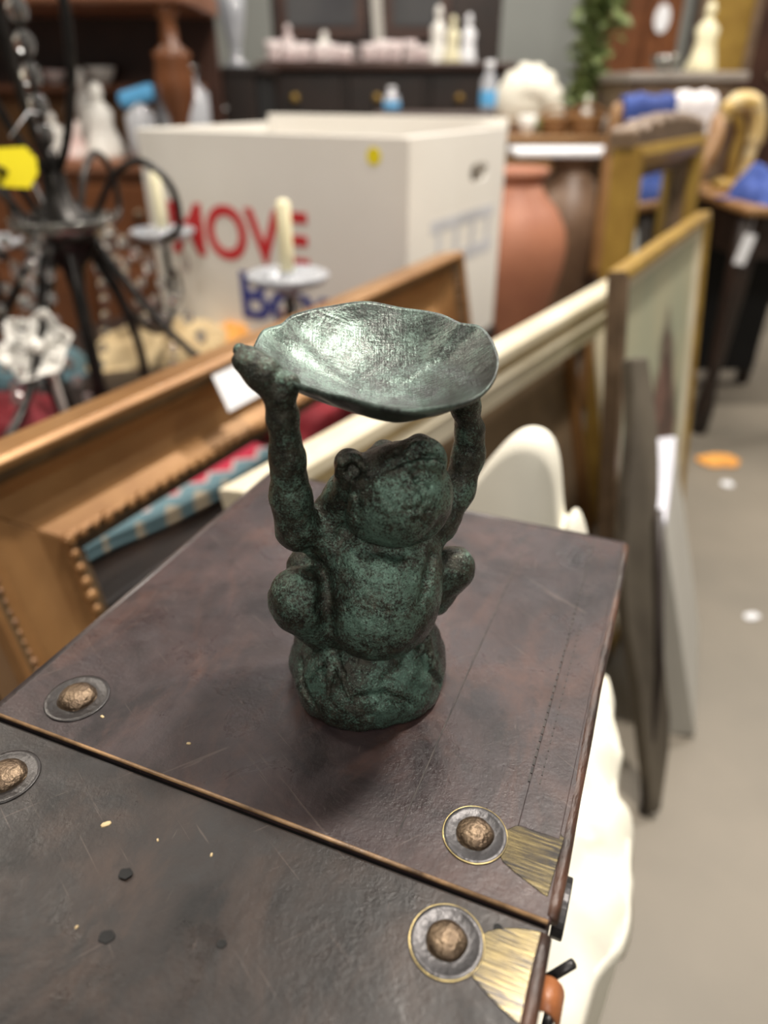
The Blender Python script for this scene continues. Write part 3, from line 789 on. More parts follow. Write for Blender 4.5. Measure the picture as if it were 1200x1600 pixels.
# ------------------------------------------------------------------ picture frames
def plane_matrix(bl, az, lean):
    """frame standing on bl, running along azimuth az, face turned right of it, leaning back by lean"""
    u = Vector((math.sin(az), math.cos(az), 0)); n = Vector((math.cos(az), -math.sin(az), 0))
    Zp = (-n * math.sin(lean) + Vector((0, 0, 1)) * math.cos(lean)); N = (n * math.cos(lean) + Vector((0, 0, 1)) * math.sin(lean))
    m = Matrix.Identity(4)
    for r in range(3):
        m[r][0] = u[r]; m[r][1] = -N[r]; m[r][2] = Zp[r]; m[r][3] = bl[r]
    return m
def rail(W, H, side, prof):
    """one mitred rail; prof = (inset from outer edge, forward) polyline, local front is -y"""
    V = []; F = []; n = len(prof)
    for t, d in prof:
        if side == 'top': a, b = (t, -d, H - t), (W - t, -d, H - t)
        elif side == 'bottom': a, b = (t, -d, t), (W - t, -d, t)
        elif side == 'left': a, b = (t, -d, t), (t, -d, H - t)
        else: a, b = (W - t, -d, t), (W - t, -d, H - t)
        V += [a, b]
    for i in range(n):
        j = (i + 1) % n
        F.append((2 * i, 2 * i + 1, 2 * j + 1, 2 * j))
    F.append(tuple(2 * i for i in range(n))); F.append(tuple(2 * i + 1 for i in range(n - 1, -1, -1)))
    return MB().add(V, F)
def frame(name, mtx, W, H, bands, label, sides=('top', 'bottom', 'left', 'right'), cat='picture frame', group=None):
    """bands: list of (profile, material); the first is the rail itself, the others sub-parts"""
    e = empty(name, mat=mtx); tag(e, label, cat, group)
    for s_ in sides:
        r0 = None
        for k, (prof, mname) in enumerate(bands):
            q = rail(W, H, s_, prof).build('rail' if k == 0 else 'moulding', M[mname], e if k == 0 else r0, False, bevel=0.0015)
            if k == 0: r0 = q
    return e
def beads(par, W, H, inset, fwd, r, step, mname, sides=('top', 'left'), jit=0.3):
    rr = random.Random(9); m = MB()
    for s_ in sides:
        L = (W if s_ in ('top', 'bottom') else H) - 2 * inset; k = int(L / step)
        for i in range(k + 1):
            t = inset + L * i / k; q = r * rr.uniform(1 - jit, 1 + jit)
            c = {'top': (t, -fwd, H - inset), 'bottom': (t, -fwd, inset), 'left': (inset, -fwd, t), 'right': (W - inset, -fwd, t)}[s_]
            m.sphere(c, (q, q * 0.8, q), 8, 6)
    o = m.build('bead_ornament', M[mname], par, True); tag(o, kind='stuff')
    return o
AZA = math.radians(28.1); LA = math.radians(10.5)
uA = Vector((math.sin(AZA), math.cos(AZA), 0)); nA = Vector((math.cos(AZA), -math.sin(AZA), 0))
HA = 0.735
topA0 = Vector((-0.357, 0.597, 0)) - uA * 0.10
WA = 1.09
blA = topA0 + nA * (HA * math.sin(LA))
gA = frame('gilt_picture_frame', plane_matrix((blA.x, blA.y, 0.0), AZA, LA), WA, HA, [
    ([(0, 0), (0, 0.050), (0.006, 0.056), (0.014, 0.052), (0.014, 0)], 'gilt'),
    ([(0.014, 0.0), (0.014, 0.048), (0.020, 0.046), (0.027, 0.038), (0.027, 0)], 'gilt_dark'),
    ([(0.027, 0), (0.027, 0.037), (0.044, 0.024), (0.068, 0.018), (0.088, 0.020), (0.102, 0.029), (0.106, 0.034), (0.106, 0)], 'gilt'),
    ([(0.106, 0), (0.106, 0.032), (0.114, 0.030), (0.134, 0.010), (0.134, 0)], 'gilt_dark')],
    'large empty gilt picture frame with beaded inner edge, leaning against the low dark table')
beads(gA, WA, HA, 0.1075, 0.033, 0.0062, 0.016, 'gilt', ('top', 'left', 'bottom', 'right'))
beads(gA, WA, HA, 0.022, 0.044, 0.0040, 0.011, 'gilt_rust', ('left', 'right'))

pBt = at(945, 437, z=0.65); pB0 = Vector((-0.17, 0.632, 0.65))
AZB = math.atan2(pBt.x - pB0.x, pBt.y - pB0.y); LB = math.radians(14)
nB = Vector((math.cos(AZB), -math.sin(AZB), 0))
HB = 0.65 / math.cos(LB); WB = (pBt - pB0).length
blB = pB0 + nB * (HB * math.sin(LB))
gB = frame('cream_picture_frame', plane_matrix((blB.x, blB.y, 0.0), AZB, LB), WB, HB, [
    ([(0, 0), (0, 0.034), (0.010, 0.044), (0.026, 0.040), (0.030, 0.030), (0.030, 0)], 'cream_frame'),
    ([(0.030, 0), (0.030, 0.022), (0.048, 0.020), (0.048, 0)], 'cream_gold'),
    ([(0.048, 0), (0.048, 0.026), (0.058, 0.028), (0.066, 0.020), (0.066, 0)], 'cream_frame'),
    ([(0.066, 0), (0.066, 0.014), (0.100, 0.008), (0.100, 0)], 'cream_frame')],
    'cream painted picture frame with stepped moulding, empty, behind the covered chair')
# brown canvas stored behind the cream frame
blB2 = blB - nB * 0.085 + Vector((math.sin(AZB), math.cos(AZB), 0)) * 0.10
gB2 = frame('wooden_picture_frame', plane_matrix((blB2.x, blB2.y, 0.0), AZB, LB), WB - 0.165, 0.60, [
    ([(0, 0), (0, 0.03), (0.028, 0.03), (0.028, 0)], 'wood_orange')],
    'brown canvas in a plain orange-brown wooden frame, seen through the cream frame')
MB().box(((WB - 0.165) / 2, -0.008, 0.30), (WB - 0.165 - 0.054, 0.006, 0.546)).build('canvas', M['canvas_brown'], gB2)

# painting with a thin gold frame
pDt = Vector((0.725, 1.76, 0.765)); pD0 = Vector((0.345, 1.13, 0.765))
AZD = math.atan2(pDt.x - pD0.x, pDt.y - pD0.y); LD = math.radians(7)
nD = Vector((math.cos(AZD), -math.sin(AZD), 0))
HD = 0.76 / math.cos(LD); WD = (pDt - pD0).length
blD = pD0 + nD * (HD * math.sin(LD))
gD = frame('framed_painting', plane_matrix((blD.x, blD.y, 0.0), AZD, LD), WD, HD, [
    ([(0, 0), (0, 0.028), (0.012, 0.032), (0.022, 0.026), (0.022, 0)], 'gold'),
    ([(0.022, 0), (0.022, 0.020), (0.045, 0.012), (0.045, 0)], 'cream_frame')],
    'painting of a dark brown figure on pale green in a thin gold frame', cat='painting')
for o in list(gD.children)[2:3]:
    o.data.materials[0] = M['gold_dull']
    for c in o.children: c.data.materials[0] = M['gold_dull']
def painting_mat():
    m, nt, b = new_mat('painted_brown_figure_on_pale_green')
    v = coords(nt)
    bg = mixc(nt, ramp(nt, noise(nt, v, 5, 4), 0.35, 0.65), (0.42, 0.40, 0.27), (0.33, 0.35, 0.25))
    # figure: a dark shape growing from the lower edge, bounded by noise
    sep = nd(nt, 'ShaderNodeSeparateXYZ'); nt.links.new(v, sep.inputs[0])
    cx = nd(nt, 'ShaderNodeMath', operation='SUBTRACT'); cx.inputs[1].default_value = WD * 0.60; nt.links.new(sep.outputs[0], cx.inputs[0])
    ab = nd(nt, 'ShaderNodeMath', operation='ABSOLUTE'); nt.links.new(cx.outputs[0], ab.inputs[0])
    zz = nd(nt, 'ShaderNodeMath', operation='MULTIPLY_ADD'); zz.inputs[1].default_value = -0.55; zz.inputs[2].default_value = 0.36; nt.links.new(sep.outputs[2], zz.inputs[0])
    df = nd(nt, 'ShaderNodeMath', operation='SUBTRACT'); nt.links.new(zz.outputs[0], df.inputs[0]); nt.links.new(ab.outputs[0], df.inputs[1])
    nn = nd(nt, 'ShaderNodeMath', operation='MULTIPLY_ADD'); nn.inputs[1].default_value = 0.25; nt.links.new(noise(nt, v, 7, 4), nn.inputs[0]); nt.links.new(df.outputs[0], nn.inputs[2])
    f = ramp(nt, nn.outputs[0], 0.12, 0.17)
    fig = mixc(nt, ramp(nt, noise(nt, v, 13, 3), 0.4, 0.7), (0.055, 0.030, 0.022), (0.22, 0.11, 0.085))
    nt.links.new(mixc(nt, f, bg, fig), b.inputs['Base Color']); b.inputs['Roughness'].default_value = 0.5
    return m
M['painting'] = painting_mat()
MB().box((WD / 2, -0.007, HD / 2), (WD - 0.088, 0.006, HD - 0.088)).build('canvas', M['painting'], gD)

# gilt mirror with carved crest
pC0 = Vector((0.478, 1.66, 0)); pC1 = Vector((0.80, 2.13, 0))
AZC = math.atan2(pC1.x - pC0.x, pC1.y - pC0.y); LC = math.radians(3)
nC = Vector((math.cos(AZC), -math.sin(AZC), 0)); WC = (pC1 - pC0).length; HC = 0.90
blC = pC0 + nC * (HC * math.sin(LC))
gC = frame('wall_mirror', plane_matrix((blC.x, blC.y, 0.0), AZC, LC), WC, HC, [
    ([(0, 0), (0, 0.055), (0.02, 0.062), (0.045, 0.050), (0.045, 0)], 'gold'),
    ([(0.045, 0), (0.045, 0.035), (0.07, 0.022), (0.07, 0)], 'gold_dull')],
    'tall mirror in a bright gold frame with a carved top rail', cat='mirror')
MB().box((WC / 2, -0.008, HC / 2), (WC - 0.13, 0.006, HC - 0.13)).build('mirror_glass', M['mirror'], gC)
cr = [(0.0, HC - 0.01)]
cr = [(0.0, HC - 0.02), (WC, HC - 0.02)]
for i in range(25):
    t = 1 - i / 24
    cr.append((WC * t, HC + 0.028 + 0.022 * math.sin(math.pi * t) + 0.008 * math.sin(t * 40)))
MB().prism(cr, -0.012, 0.05).xf(Matrix(((1, 0, 0, 0), (0, 0, -1, 0), (0, 1, 0, 0), (0, 0, 0, 1)))).build('carved_crest', M['gold_dull'], gC, bevel=0.006)

# weathered plank
plank = empty('weathered_plank', (0.428, 0.731, 0)); tag(plank, 'rough weathered grey-brown plank leaning behind the trunk corner, foot on the floor', 'plank')
bpt = Vector((0.428, 0.731, 0)); tpt = at(988, 560, Y=1.02)
d_ = (tpt - bpt); Lp = d_.length; zx = d_.normalized(); xx = Vector((0.9, 0.43, 0)); xx = (xx - zx * xx.dot(zx)).normalized(); yy = zx.cross(xx)
V = []; F = []; n = 14
rr = random.Random(4)
for i in range(n + 1):
    t = i / n
    w = 0.030 * (0.35 + 0.65 * min(1, t * 5)) * (1 - 0.45 * max(0, t - 0.75) / 0.25) * rr.uniform(0.9, 1.1); th_ = 0.013
    c = bpt + d_ * t + xx * (0.010 * math.sin(t * 9)) + Vector((0, 0, 0.008))*(1-t)
    V += [c - xx * w - yy * th_, c + xx * w - yy * th_, c + xx * w + yy * th_, c - xx * w + yy * th_]
for i in range(n):
    for k in range(4): F.append((4 * i + k, 4 * i + (k + 1) % 4, 4 * i + 4 + (k + 1) % 4, 4 * i + 4 + k))
F += [(3, 2, 1, 0), (4 * n, 4 * n + 1, 4 * n + 2, 4 * n + 3)]
MB().add([Vector(p) - bpt for p in V], F).build('board', M['grey_wood'], plank, bevel=0.004)
MB().tube([(-0.012, -0.004, 0.0), Vector((-0.006, 0.004, 0)) + d_ * 0.35 + Vector((0.026, -0.02, 0)), d_ * 0.7 + Vector((0.026, -0.02, 0))], 0.006, 8).build('dark_batten', M['dark_wood'], plank, True)

# flat white board leaning beside the plank
bF_t0 = Vector((0.412, 0.94, 0.416)); bF_t1 = Vector((0.537, 1.25, 0.416)); bF_b0 = Vector((0.535, 0.892, 0.0))
AZF = math.atan2(bF_t1.x - bF_t0.x, bF_t1.y - bF_t0.y); nF = Vector((math.cos(AZF), -math.sin(AZF), 0))
LF = math.atan2((bF_b0 - bF_t0).dot(nF), 0.416); HF = 0.416 / math.cos(LF); WF = (bF_t1 - bF_t0).length
blF = bF_t0 + nF * (HF * math.sin(LF)); 
board = empty('white_board', mat=plane_matrix((blF.x, blF.y, 0.002), AZF, LF)); tag(board, 'flat grey-white board with its top edge coloured brighter as if lit, leaning on edge', 'board')
MB().box((WF / 2, 0.0, HF / 2 - 0.003), (WF, 0.050, HF - 0.006)).build('panel', M['board_face'], board, bevel=0.002)
MB().box((WF / 2, 0.0, HF - 0.002), (WF, 0.054, 0.012)).build('top_edge', M['board_edge_lit'], board, bevel=0.002)

# ------------------------------------------------------------------ low dark table behind the gilt frame
TT = 0.45
tab = empty('low_table', (0, 0, 0)); tag(tab, 'low dark wooden table crowded with the chandelier, textiles and the carton', 'table')
tO = topA0 - nA * 0.035 - uA * 0.02
tu, tn = uA, -nA
TL_, TWd = 1.60, 0.98
Mt = Matrix(((tu.x, tn.x, 0, tO.x), (tu.y, tn.y, 0, tO.y), (0, 0, 1, 0), (0, 0, 0, 1)))
tab.matrix_world = Mt
MB().box((TL_ / 2, TWd / 2, TT - 0.0175), (TL_, TWd, 0.035)).build('table_top', M['dark_wood'], tab, bevel=0.005)
MB().box((TL_ / 2, 0.05, TT - 0.075), (TL_ - 0.1, 0.02, 0.08)).build('apron', M['dark_wood'], tab)
MB().box((TL_ / 2, TWd - 0.05, TT - 0.075), (TL_ - 0.1, 0.02, 0.08)).build('apron', M['dark_wood'], tab)
for a in (0.06, TL_ - 0.06):
    for b in (0.06, TWd - 0.06):
        MB().lathe([(0.018, 0), (0.024, 0.05), (0.020, 0.2), (0.03, 0.32), (0.03, TT - 0.035)], (a, b, 0), 12).build('leg', M['dark_wood'], tab, True)

# ------------------------------------------------------------------ big white carton
BXZ = math.radians(30)
Cc = Vector((0.048, 1.5, 0)); CT = 0.924; CH = CT - TT; CWd, CDp = 0.72, 0.50
carton = empty('moving_carton', (0, 0, 0)); tag(carton, 'big white cardboard moving box with red and blue lettering, open at the top', 'box')
fx = Vector((math.cos(BXZ), -math.sin(BXZ), 0)); fy = Vector((math.sin(BXZ), math.cos(BXZ), 0))
cO = Cc - fx * CWd
carton.matrix_world = Matrix(((fx.x, fy.x, 0, cO.x), (fx.y, fy.y, 0, cO.y), (0, 0, 1, TT), (0, 0, 0, 1)))
tk = 0.006
MB().box((CWd / 2, tk / 2, CH / 2), (CWd, tk, CH)).build('panel', M['white_card'], carton, bevel=0.0015)
MB().box((CWd / 2, CDp - tk / 2, CH / 2 + 0.01), (CWd, tk, CH + 0.02)).build('panel', M['white_card'], carton, bevel=0.0015)
MB().box((tk / 2, CDp / 2, CH / 2), (tk, CDp - 2 * tk, CH)).build('panel', M['white_card'], carton, bevel=0.0015)
MB().box((CWd / 2, CDp / 2, 0.004), (CWd - 2 * tk, CDp - 2 * tk, 0.008)).build('bottom', M['white_card'], carton)
# right panel with a hand hole
def holed(w, h, hc, hr, n=32):
    V = []; F = []
    hole = [(hc[0] + hr[0] * (1 if abs(math.cos(a)) > 1 else math.copysign(abs(math.cos(a)) ** 0.55, math.cos(a))), hc[1] + hr[1] * math.copysign(abs(math.sin(a)) ** 0.8, math.sin(a))) for a in [2 * math.pi * k / n for k in range(n)]]
    outer = []
    for k in range(n):
        a = 2 * math.pi * k / n; dx, dy = math.cos(a), math.sin(a)
        sx = ((w - hc[0]) if dx > 0 else hc[0]) / max(1e-6, abs(dx)); sy = ((h - hc[1]) if dy > 0 else hc[1]) / max(1e-6, abs(dy))
        s_ = min(sx, sy); outer.append((hc[0] + dx * s_, hc[1] + dy * s_))
    # snap nearest ring points to corners
    for cx_, cy_ in ((0, 0), (w, 0), (w, h), (0, h)):
        i = min(range(n), key=lambda k: (outer[k][0] - cx_) ** 2 + (outer[k][1] - cy_) ** 2); outer[i] = (cx_, cy_)
    for x in (CWd - tk, CWd):
        V += [(x, tk + p[0], p[1]) for p in hole] + [(x, tk + p[0], p[1]) for p in outer]
    for k in range(n):
        j = (k + 1) % n
        F += [(k, j, n + j, n + k), (2 * n + k, 3 * n + k, 3 * n + j, 2 * n + j), (k, 2 * n + k, 2 * n + j, j), (n + k, n + j, 3 * n + j, 3 * n + k)]
    return MB().add(V, F)
holed(CDp - 2 * tk, CH, (0.335, CH - 0.085), (0.048, 0.019)).build('panel', M['white_card'], carton)
# turned-in flap and pale printed stripes on the side
MB().box((CWd - 0.03, CDp / 2, CH - 0.006), (0.05, CDp - 0.03, 0.005)).build('inner_flap', M['white_card'], carton, bevel=0.001)
MB().box((CWd / 2, 0.03, CH - 0.012), (CWd - 0.03, 0.05, 0.005)).build('inner_flap', M['white_card'], carton, bevel=0.001)
for z_, h_ in ((CH - 0.175, 0.026), (CH - 0.255, 0.03)):
    MB().box((CWd + 0.0004, 0.27, z_), (0.0008, 0.34, h_)).build('printed_stripe', M['ink_grey'], carton)
for k in range(4):
    MB().box((CWd + 0.0004, 0.14 + 0.09 * k, CH - 0.215), (0.0008, 0.022, 0.05)).build('printed_stripe', M['ink_grey'], carton)
def lettering(body, size, x, z, mname, sx=1.0, off=0.004):
    cu = bpy.data.curves.new('lettering', 'FONT'); cu.body = body; cu.size = size; cu.offset = off; cu.extrude = 0.0004
    t = bpy.data.objects.new('tmp', cu); COL.objects.link(t)
    dg = bpy.context.evaluated_depsgraph_get()
    me = bpy.data.meshes.new_from_object(t.evaluated_get(dg)); bpy.data.objects.remove(t)
    me.transform(Matrix(((sx, 0, 0, x), (0, 0, 1, -0.0006), (0, 1, 0, z), (0, 0, 0, 1))))
    me.materials.clear(); me.materials.append(M[mname])
    o = bpy.data.objects.new('lettering', me); COL.objects.link(o); o.parent = carton
    return o
lettering('MOVE', 0.160, 0.060, CH - 0.262, 'ink_red', 0.96)
lettering('Boxes', 0.150, 0.262, CH - 0.395, 'ink_blue', 1.08)
def on_front(px, py):
    """pixel -> (x, z) on the carton front"""
    d = ray(px, py); O = Vector((0, 0, CAM_Z)); t = (cO - O).dot(fy) / d.dot(fy); q = O + d * t
    return ((q - cO).dot(fx), q.z - TT)
sx_, sz_ = on_front(584, 244)
st_ = MB().prism(disc_poly(0, 0, 0.016, 0.016, 28), 0, 0.0006).xf(Matrix(((1, 0, 0, sx_), (0, 0, -1, -0.0002), (0, 1, 0, sz_), (0, 0, 0, 1)))).build('round_sticker', M['yellow'], carton)
# brown parcel added inside the carton so that the hand hole looks dark
inside = MB().box((0, 0, 0.215), (0.18, 0.34, 0.425)).build('added_parcel', M['canvas_brown'], None, bevel=0.01)
inside.matrix_world = carton.matrix_world @ Matrix.Translation((CWd - 0.14, 0.27, 0.012))
tag(inside, 'brown parcel added inside the white carton to darken its hand hole', 'parcel')

# ------------------------------------------------------------------ chandelier standing on the low table
HX, HY = -0.53, 1.25
ch = empty('crystal_chandelier', (HX, HY, TT)); tag(ch, 'black iron and crystal chandelier with ivory candles, set down on the low table', 'chandelier')
HUBZ = 0.37
MB().lathe([(0.008, 0.0), (0.022, 0.012), (0.030, 0.03), (0.018, 0.05), (0.012, 0.08), (0.012, 0.25), (0.020, 0.29), (0.048, 0.32), (0.058, 0.35), (0.045, 0.375), (0.024, 0.395), (0.018, 0.43), (0.012, 0.46), (0.010, 0.47)], (0, 0, 0), 20).build('hub', M['iron'], ch, True)
MB().tube([(0, 0, 0.46), (0, 0, 0.95)], 0.005, 8).build('stem', M['iron'], ch, True)
MB().lathe([(0.03, 0.33), (0.06, 0.345), (0.085, 0.37), (0.080, 0.372), (0.055, 0.352), (0.03, 0.342)], (0, 0, 0), 24, lambda q, i: 1 + (0.05 * math.sin(10 * q) if i in (2, 3) else 0)).build('crystal_bowl', M['silver'], ch, True)
for k in range(9):
    MB().sphere((0, 0, 0.49 + k * 0.040), (0.0155, 0.0155, 0.018), 10, 7).build('crystal_bead', M['crystal'], ch)
for k in range(5):
    a = math.radians(-14 + 72 * k); pts = []
    for i in range(17):
        t = i / 16; r = 0.012 + 0.068 * math.sin(math.pi * t) ** 0.8
        pts.append((r * math.cos(a), r * math.sin(a), 0.44 + 0.44 * t))
    MB().tube(pts, 0.0065, 8).build('cage_bar', M['iron'], ch, True)
def smooth_path(P, n=8):
    P = [Vector(p) for p in P]; out = []
    for i in range(len(P) - 1):
        p0 = P[max(i - 1, 0)]; p1 = P[i]; p2 = P[i + 1]; p3 = P[min(i + 2, len(P) - 1)]
        for j in range(n):
            t = j / n
            out.append(0.5 * ((2 * p1) + (p2 - p0) * t + (2 * p0 - 5 * p1 + 4 * p2 - p3) * t * t + (3 * p1 - p0 - 3 * p2 + p3) * t ** 3))
    out.append(P[-1]); return out
def polar(a, r, z): return Vector((r * math.cos(a), r * math.sin(a), z))
def strand(p0, p1, sag, n, r, par, side=Vector((0, 0, 0))):
    for i in range(n):
        t = (i + 0.5) / n
        p = Vector(p0).lerp(Vector(p1), t) + Vector((0, 0, -sag * 4 * t * (1 - t))) + side * math.sin(math.pi * t)
        q = bpy.data.objects.new('crystal_bead', BEAD); COL.objects.link(q); q.parent = par; q.location = p; q.scale = (r, r, r * 1.15)
_b = MB().sphere((0, 0, 0), 1.0, 8, 6).build('crystal_bead', M['crystal'], ch); BEAD = _b.data; _b.scale = (0.012, 0.012, 0.014); _b.location = (0, 0, 0.455)
for k in range(5):
    a = math.radians(-8 + [0, 90, 145, 200, 270][k])
    rC = 0.375
    arm = MB().tube(smooth_path([polar(a, 0.04, HUBZ - 0.02), polar(a, 0.09, 0.27), polar(a, 0.17, 0.17), polar(a, 0.26, 0.105), polar(a, 0.34, 0.10), polar(a, 0.375, 0.15), polar(a, 0.375, 0.255)]), 0.0075, 8).build('arm', M['iron'], ch, True)
    MB().tube(smooth_path([polar(a, 0.375, 0.18), polar(a, 0.41, 0.20), polar(a, 0.425, 0.16), polar(a, 0.405, 0.13), polar(a, 0.390, 0.15)]), 0.005, 8).build('scroll', M['silver'], arm, True)
    MB().tube(smooth_path([polar(a, 0.05, 0.36), polar(a, 0.10, 0.43), polar(a, 0.15, 0.455), polar(a, 0.195, 0.42), polar(a, 0.20, 0.36), polar(a, 0.17, 0.34)]), 0.006, 8).build('scroll', M['iron'], arm, True)
    c = polar(a, 0.375, 0.255)
    MB().lathe([(0.010, 0), (0.018, 0.006), (0.034, 0.016), (0.062, 0.024), (0.070, 0.036), (0.066, 0.038), (0.035, 0.026), (0.018, 0.020), (0.014, 0.040), (0.012, 0.042)], c, 18, lambda q, i: 1 + (0.05 * math.sin(9 * q) if i in (3, 4, 5) else 0)).build('drip_pan', M['glass_pale'], arm, True)
    MB().lathe([(0.0125, 0), (0.012, 0.05), (0.0115, 0.118), (0.006, 0.123), (0.0002, 0.124)], c + Vector((0, 0, 0.026)), 14).build('candle', M['candle'], arm, True)
    strand(polar(a, 0.05, 0.37), polar(a, 0.24, 0.125), -0.035, 10, 0.0100, ch, Vector((0, 0, 0.0)))
    strand(polar(a, 0.055, 0.345), polar(a + 0.5, 0.13, 0.06), 0.0, 9, 0.0085, ch, polar(a, 0.05, 0))
    for dq in (-0.12, 0.12):
        cc = c + polar(a + math.pi / 2, dq * 0.35, 0) + Vector((0, 0, -0.03))
        MB().sphere(cc, (0.009, 0.009, 0.022), 6, 4).build('crystal_drop', M['crystal'], arm)
    # dark hanging iron legs of the lower basket
    a2 = a + 0.55
    MB().tube(smooth_path([polar(a2, 0.035, 0.335), polar(a2, 0.065, 0.24), polar(a2, 0.085, 0.12), polar(a2, 0.070, 0.03), polar(a2, 0.045, 0.012)]), 0.0085, 8).build('basket_bar', M['iron'], ch, True)

tagp = at(18, 262, Y=1.13)
pt_ = MB().prism([(-0.055, -0.028), (-0.03, -0.036), (0.035, -0.040), (0.052, -0.012), (0.050, 0.018), (0.030, 0.040), (-0.05, 0.036)], -0.0008, 0.0008).xf(Matrix.Rotation(math.radians(65), 4, 'X') @ Matrix.Scale(0.72, 4)).build('price_tag', M['yellow'], None, loc=tagp)
tag(pt_, 'bright yellow paper tag hanging by the chandelier stem', 'tag')
MB().tube([(0.0, 0.018, 0.038), (0.03, 0.03, 0.07), Vector((HX, HY, TT + 0.52)) - tagp], 0.0012, 6).build('string', M['paper'], pt_, True)

# ------------------------------------------------------------------ textiles and small things on the low table
def heap(name, c, sx, sy, h, mname, seed, rz=0.0, fold=1.0):
    rr = random.Random(seed); ph = [rr.uniform(0, 6.3) for _ in range(6)]
    n = 40; V = []; F = []
    def hz(x, y):
        e = max(0.0, 1 - (abs(x) ** 3 + abs(y) ** 3)) ** 0.45
        w = 1 + fold * (0.16 * math.sin(5 * x + 3 * y + ph[0]) + 0.12 * math.sin(9 * y - 4 * x + ph[1]) + 0.07 * math.sin(15 * x + 6 * y + ph[2]))
        return h * e * w
    for j in range(n):
        for i in range(n):
            x = -1 + 2 * i / (n - 1); y = -1 + 2 * j / (n - 1)
            q = 1 + 0.07 * math.sin(4 * math.atan2(y, x) + ph[3]); V.append((x * sx / 2 * q, y * sy / 2 * q, max(0.0015, hz(x, y))))
    m = n * n
    for j in range(n):
        for i in range(n): V.append((V[j * n + i][0], V[j * n + i][1], 0.0))
    for j in range(n - 1):
        for i in range(n - 1):
            a = j * n + i; F.append((a, a + 1, a + n + 1, a + n)); F.append((m + a, m + a + n, m + a + n + 1, m + a + 1))
    ring = [i for i in range(n)] + [j * n + n - 1 for j in range(1, n)] + [(n - 1) * n + i for i in range(n - 2, -1, -1)] + [j * n for j in range(n - 2, 0, -1)]
    for a, b in zip(ring, ring[1:] + ring[:1]): F.append((b, a, m + a, m + b))
    return MB().add(V, F).build(name, M[mname], None, True, loc=c, rz=rz)
def P2(px, py, z): 
    q = at(px, py, z=z); return (q.x, q.y, z)

# folded oriental rug near the frame
def rug_mat():
    m, nt, b = new_mat('teal_and_red_rug')
    v = coords(nt)
    sep = nd(nt, 'ShaderNodeSeparateXYZ'); nt.links.new(v, sep.inputs[0])
    zig = nd(nt, 'ShaderNodeTexWave'); zig.wave_type = 'BANDS'; zig.bands_direction = 'X'; zig.wave_profile = 'TRI'
    zig.inputs['Scale'].default_value = 6.0; nt.links.new(v, zig.inputs[0])
    y = nd(nt, 'ShaderNodeMath', operation='MULTIPLY_ADD'); y.inputs[1].default_value = 0.022; nt.links.new(zig.outputs['Fac'], y.inputs[0]); nt.links.new(sep.outputs[1], y.inputs[2])
    r = nt.nodes.new('ShaderNodeValToRGB'); r.color_ramp.interpolation = 'CONSTANT'
    mr = nd(nt, 'ShaderNodeMapRange'); mr.inputs['From Min'].default_value = 0.0; mr.inputs['From Max'].default_value = 0.15; nt.links.new(y.outputs[0], mr.inputs[0])
    nt.links.new(mr.outputs[0], r.inputs[0])
    cs = [(0.0, (0.40, 0.34, 0.25)), (0.06, (0.11, 0.19, 0.22)), (0.24, (0.40, 0.33, 0.32)), (0.29, (0.40, 0.02, 0.05)), (0.52, (0.40, 0.33, 0.32)), (0.57, (0.13, 0.23, 0.26)), (0.92, (0.30, 0.02, 0.03))]
    el = r.color_ramp.elements
    el[0].position = 0; el[0].color = cs[0][1] + (1,); el[1].position = cs[1][0]; el[1].color = cs[1][1] + (1,)
    for p, c in cs[2:]:
        e = el.new(p); e.color = c + (1,)
    nt.links.new(r.outputs[0], b.inputs['Base Color']); b.inputs['Roughness'].default_value = 0.95
    bump(nt, b, noise(nt, v, 300, 3), 0.4, 0.002)
    return m
M['rug'] = rug_mat()
ra = at(112, 872, z=TT + 0.03); rb = at(440, 712, z=TT + 0.03)
raz = math.atan2(rb.y - ra.y, rb.x - ra.x); rL = (rb - ra).length
rug = empty('folded_rug', (ra.x, ra.y, TT + 0.0065), raz); tag(rug, 'folded rug, red zigzag band on teal, seen through the gilt frame', 'rug')
for k in range(2):
    def lay(u, v, k=k):
        x = rL * u; z0 = 0.014 * k
        return (x, 0.005 * math.sin(9 * u) + 0.22 * v, z0 + 0.0145 - 0.006 * (max(0, 1 - v / 0.08)) ** 2 + 0.0015 * math.sin(14 * u + 6 * v))
    MB().grid(lay, 40, 16).build('layer', M['rug'], rug, True, solid=0.013)
q = heap('red_velvet_cloth', P2(470, 648, TT + 0.001), 0.26, 0.20, 0.07, 'red_cloth', 21, 1.0); tag(q, 'crumpled red velvet cloth on the low table near the cream frame', 'cloth', 'red cloths on the low table'); q.location.z = TT
q = heap('red_velvet_cloth', P2(8, 662, TT + 0.02), 0.24, 0.20, 0.06, 'red_cloth', 22, 0.5); tag(q, 'crumpled dark red cloth under the white porcelain flower', 'cloth', 'red cloths on the low table'); q.location.z = TT
q = heap('teal_cloth', P2(20, 572, TT + 0.02), 0.30, 0.18, 0.06, 'teal_cloth', 23, 0.5); tag(q, 'dusty teal cloth lying behind the white porcelain flower', 'cloth'); q.location.z = TT
q = heap('straw_cloth', P2(258, 540, TT + 0.02), 0.34, 0.20, 0.055, 'straw', 24, 0.3, 1.6); tag(q, 'pale straw coloured cloth crumpled beside the carton front', 'cloth'); q.location.z = TT
q = heap('orange_cloth', P2(372, 528, TT + 0.02), 0.13, 0.09, 0.05, 'orange', 25, 0.6); tag(q, 'small orange cloth at the foot of the carton', 'cloth'); q.location.z = TT
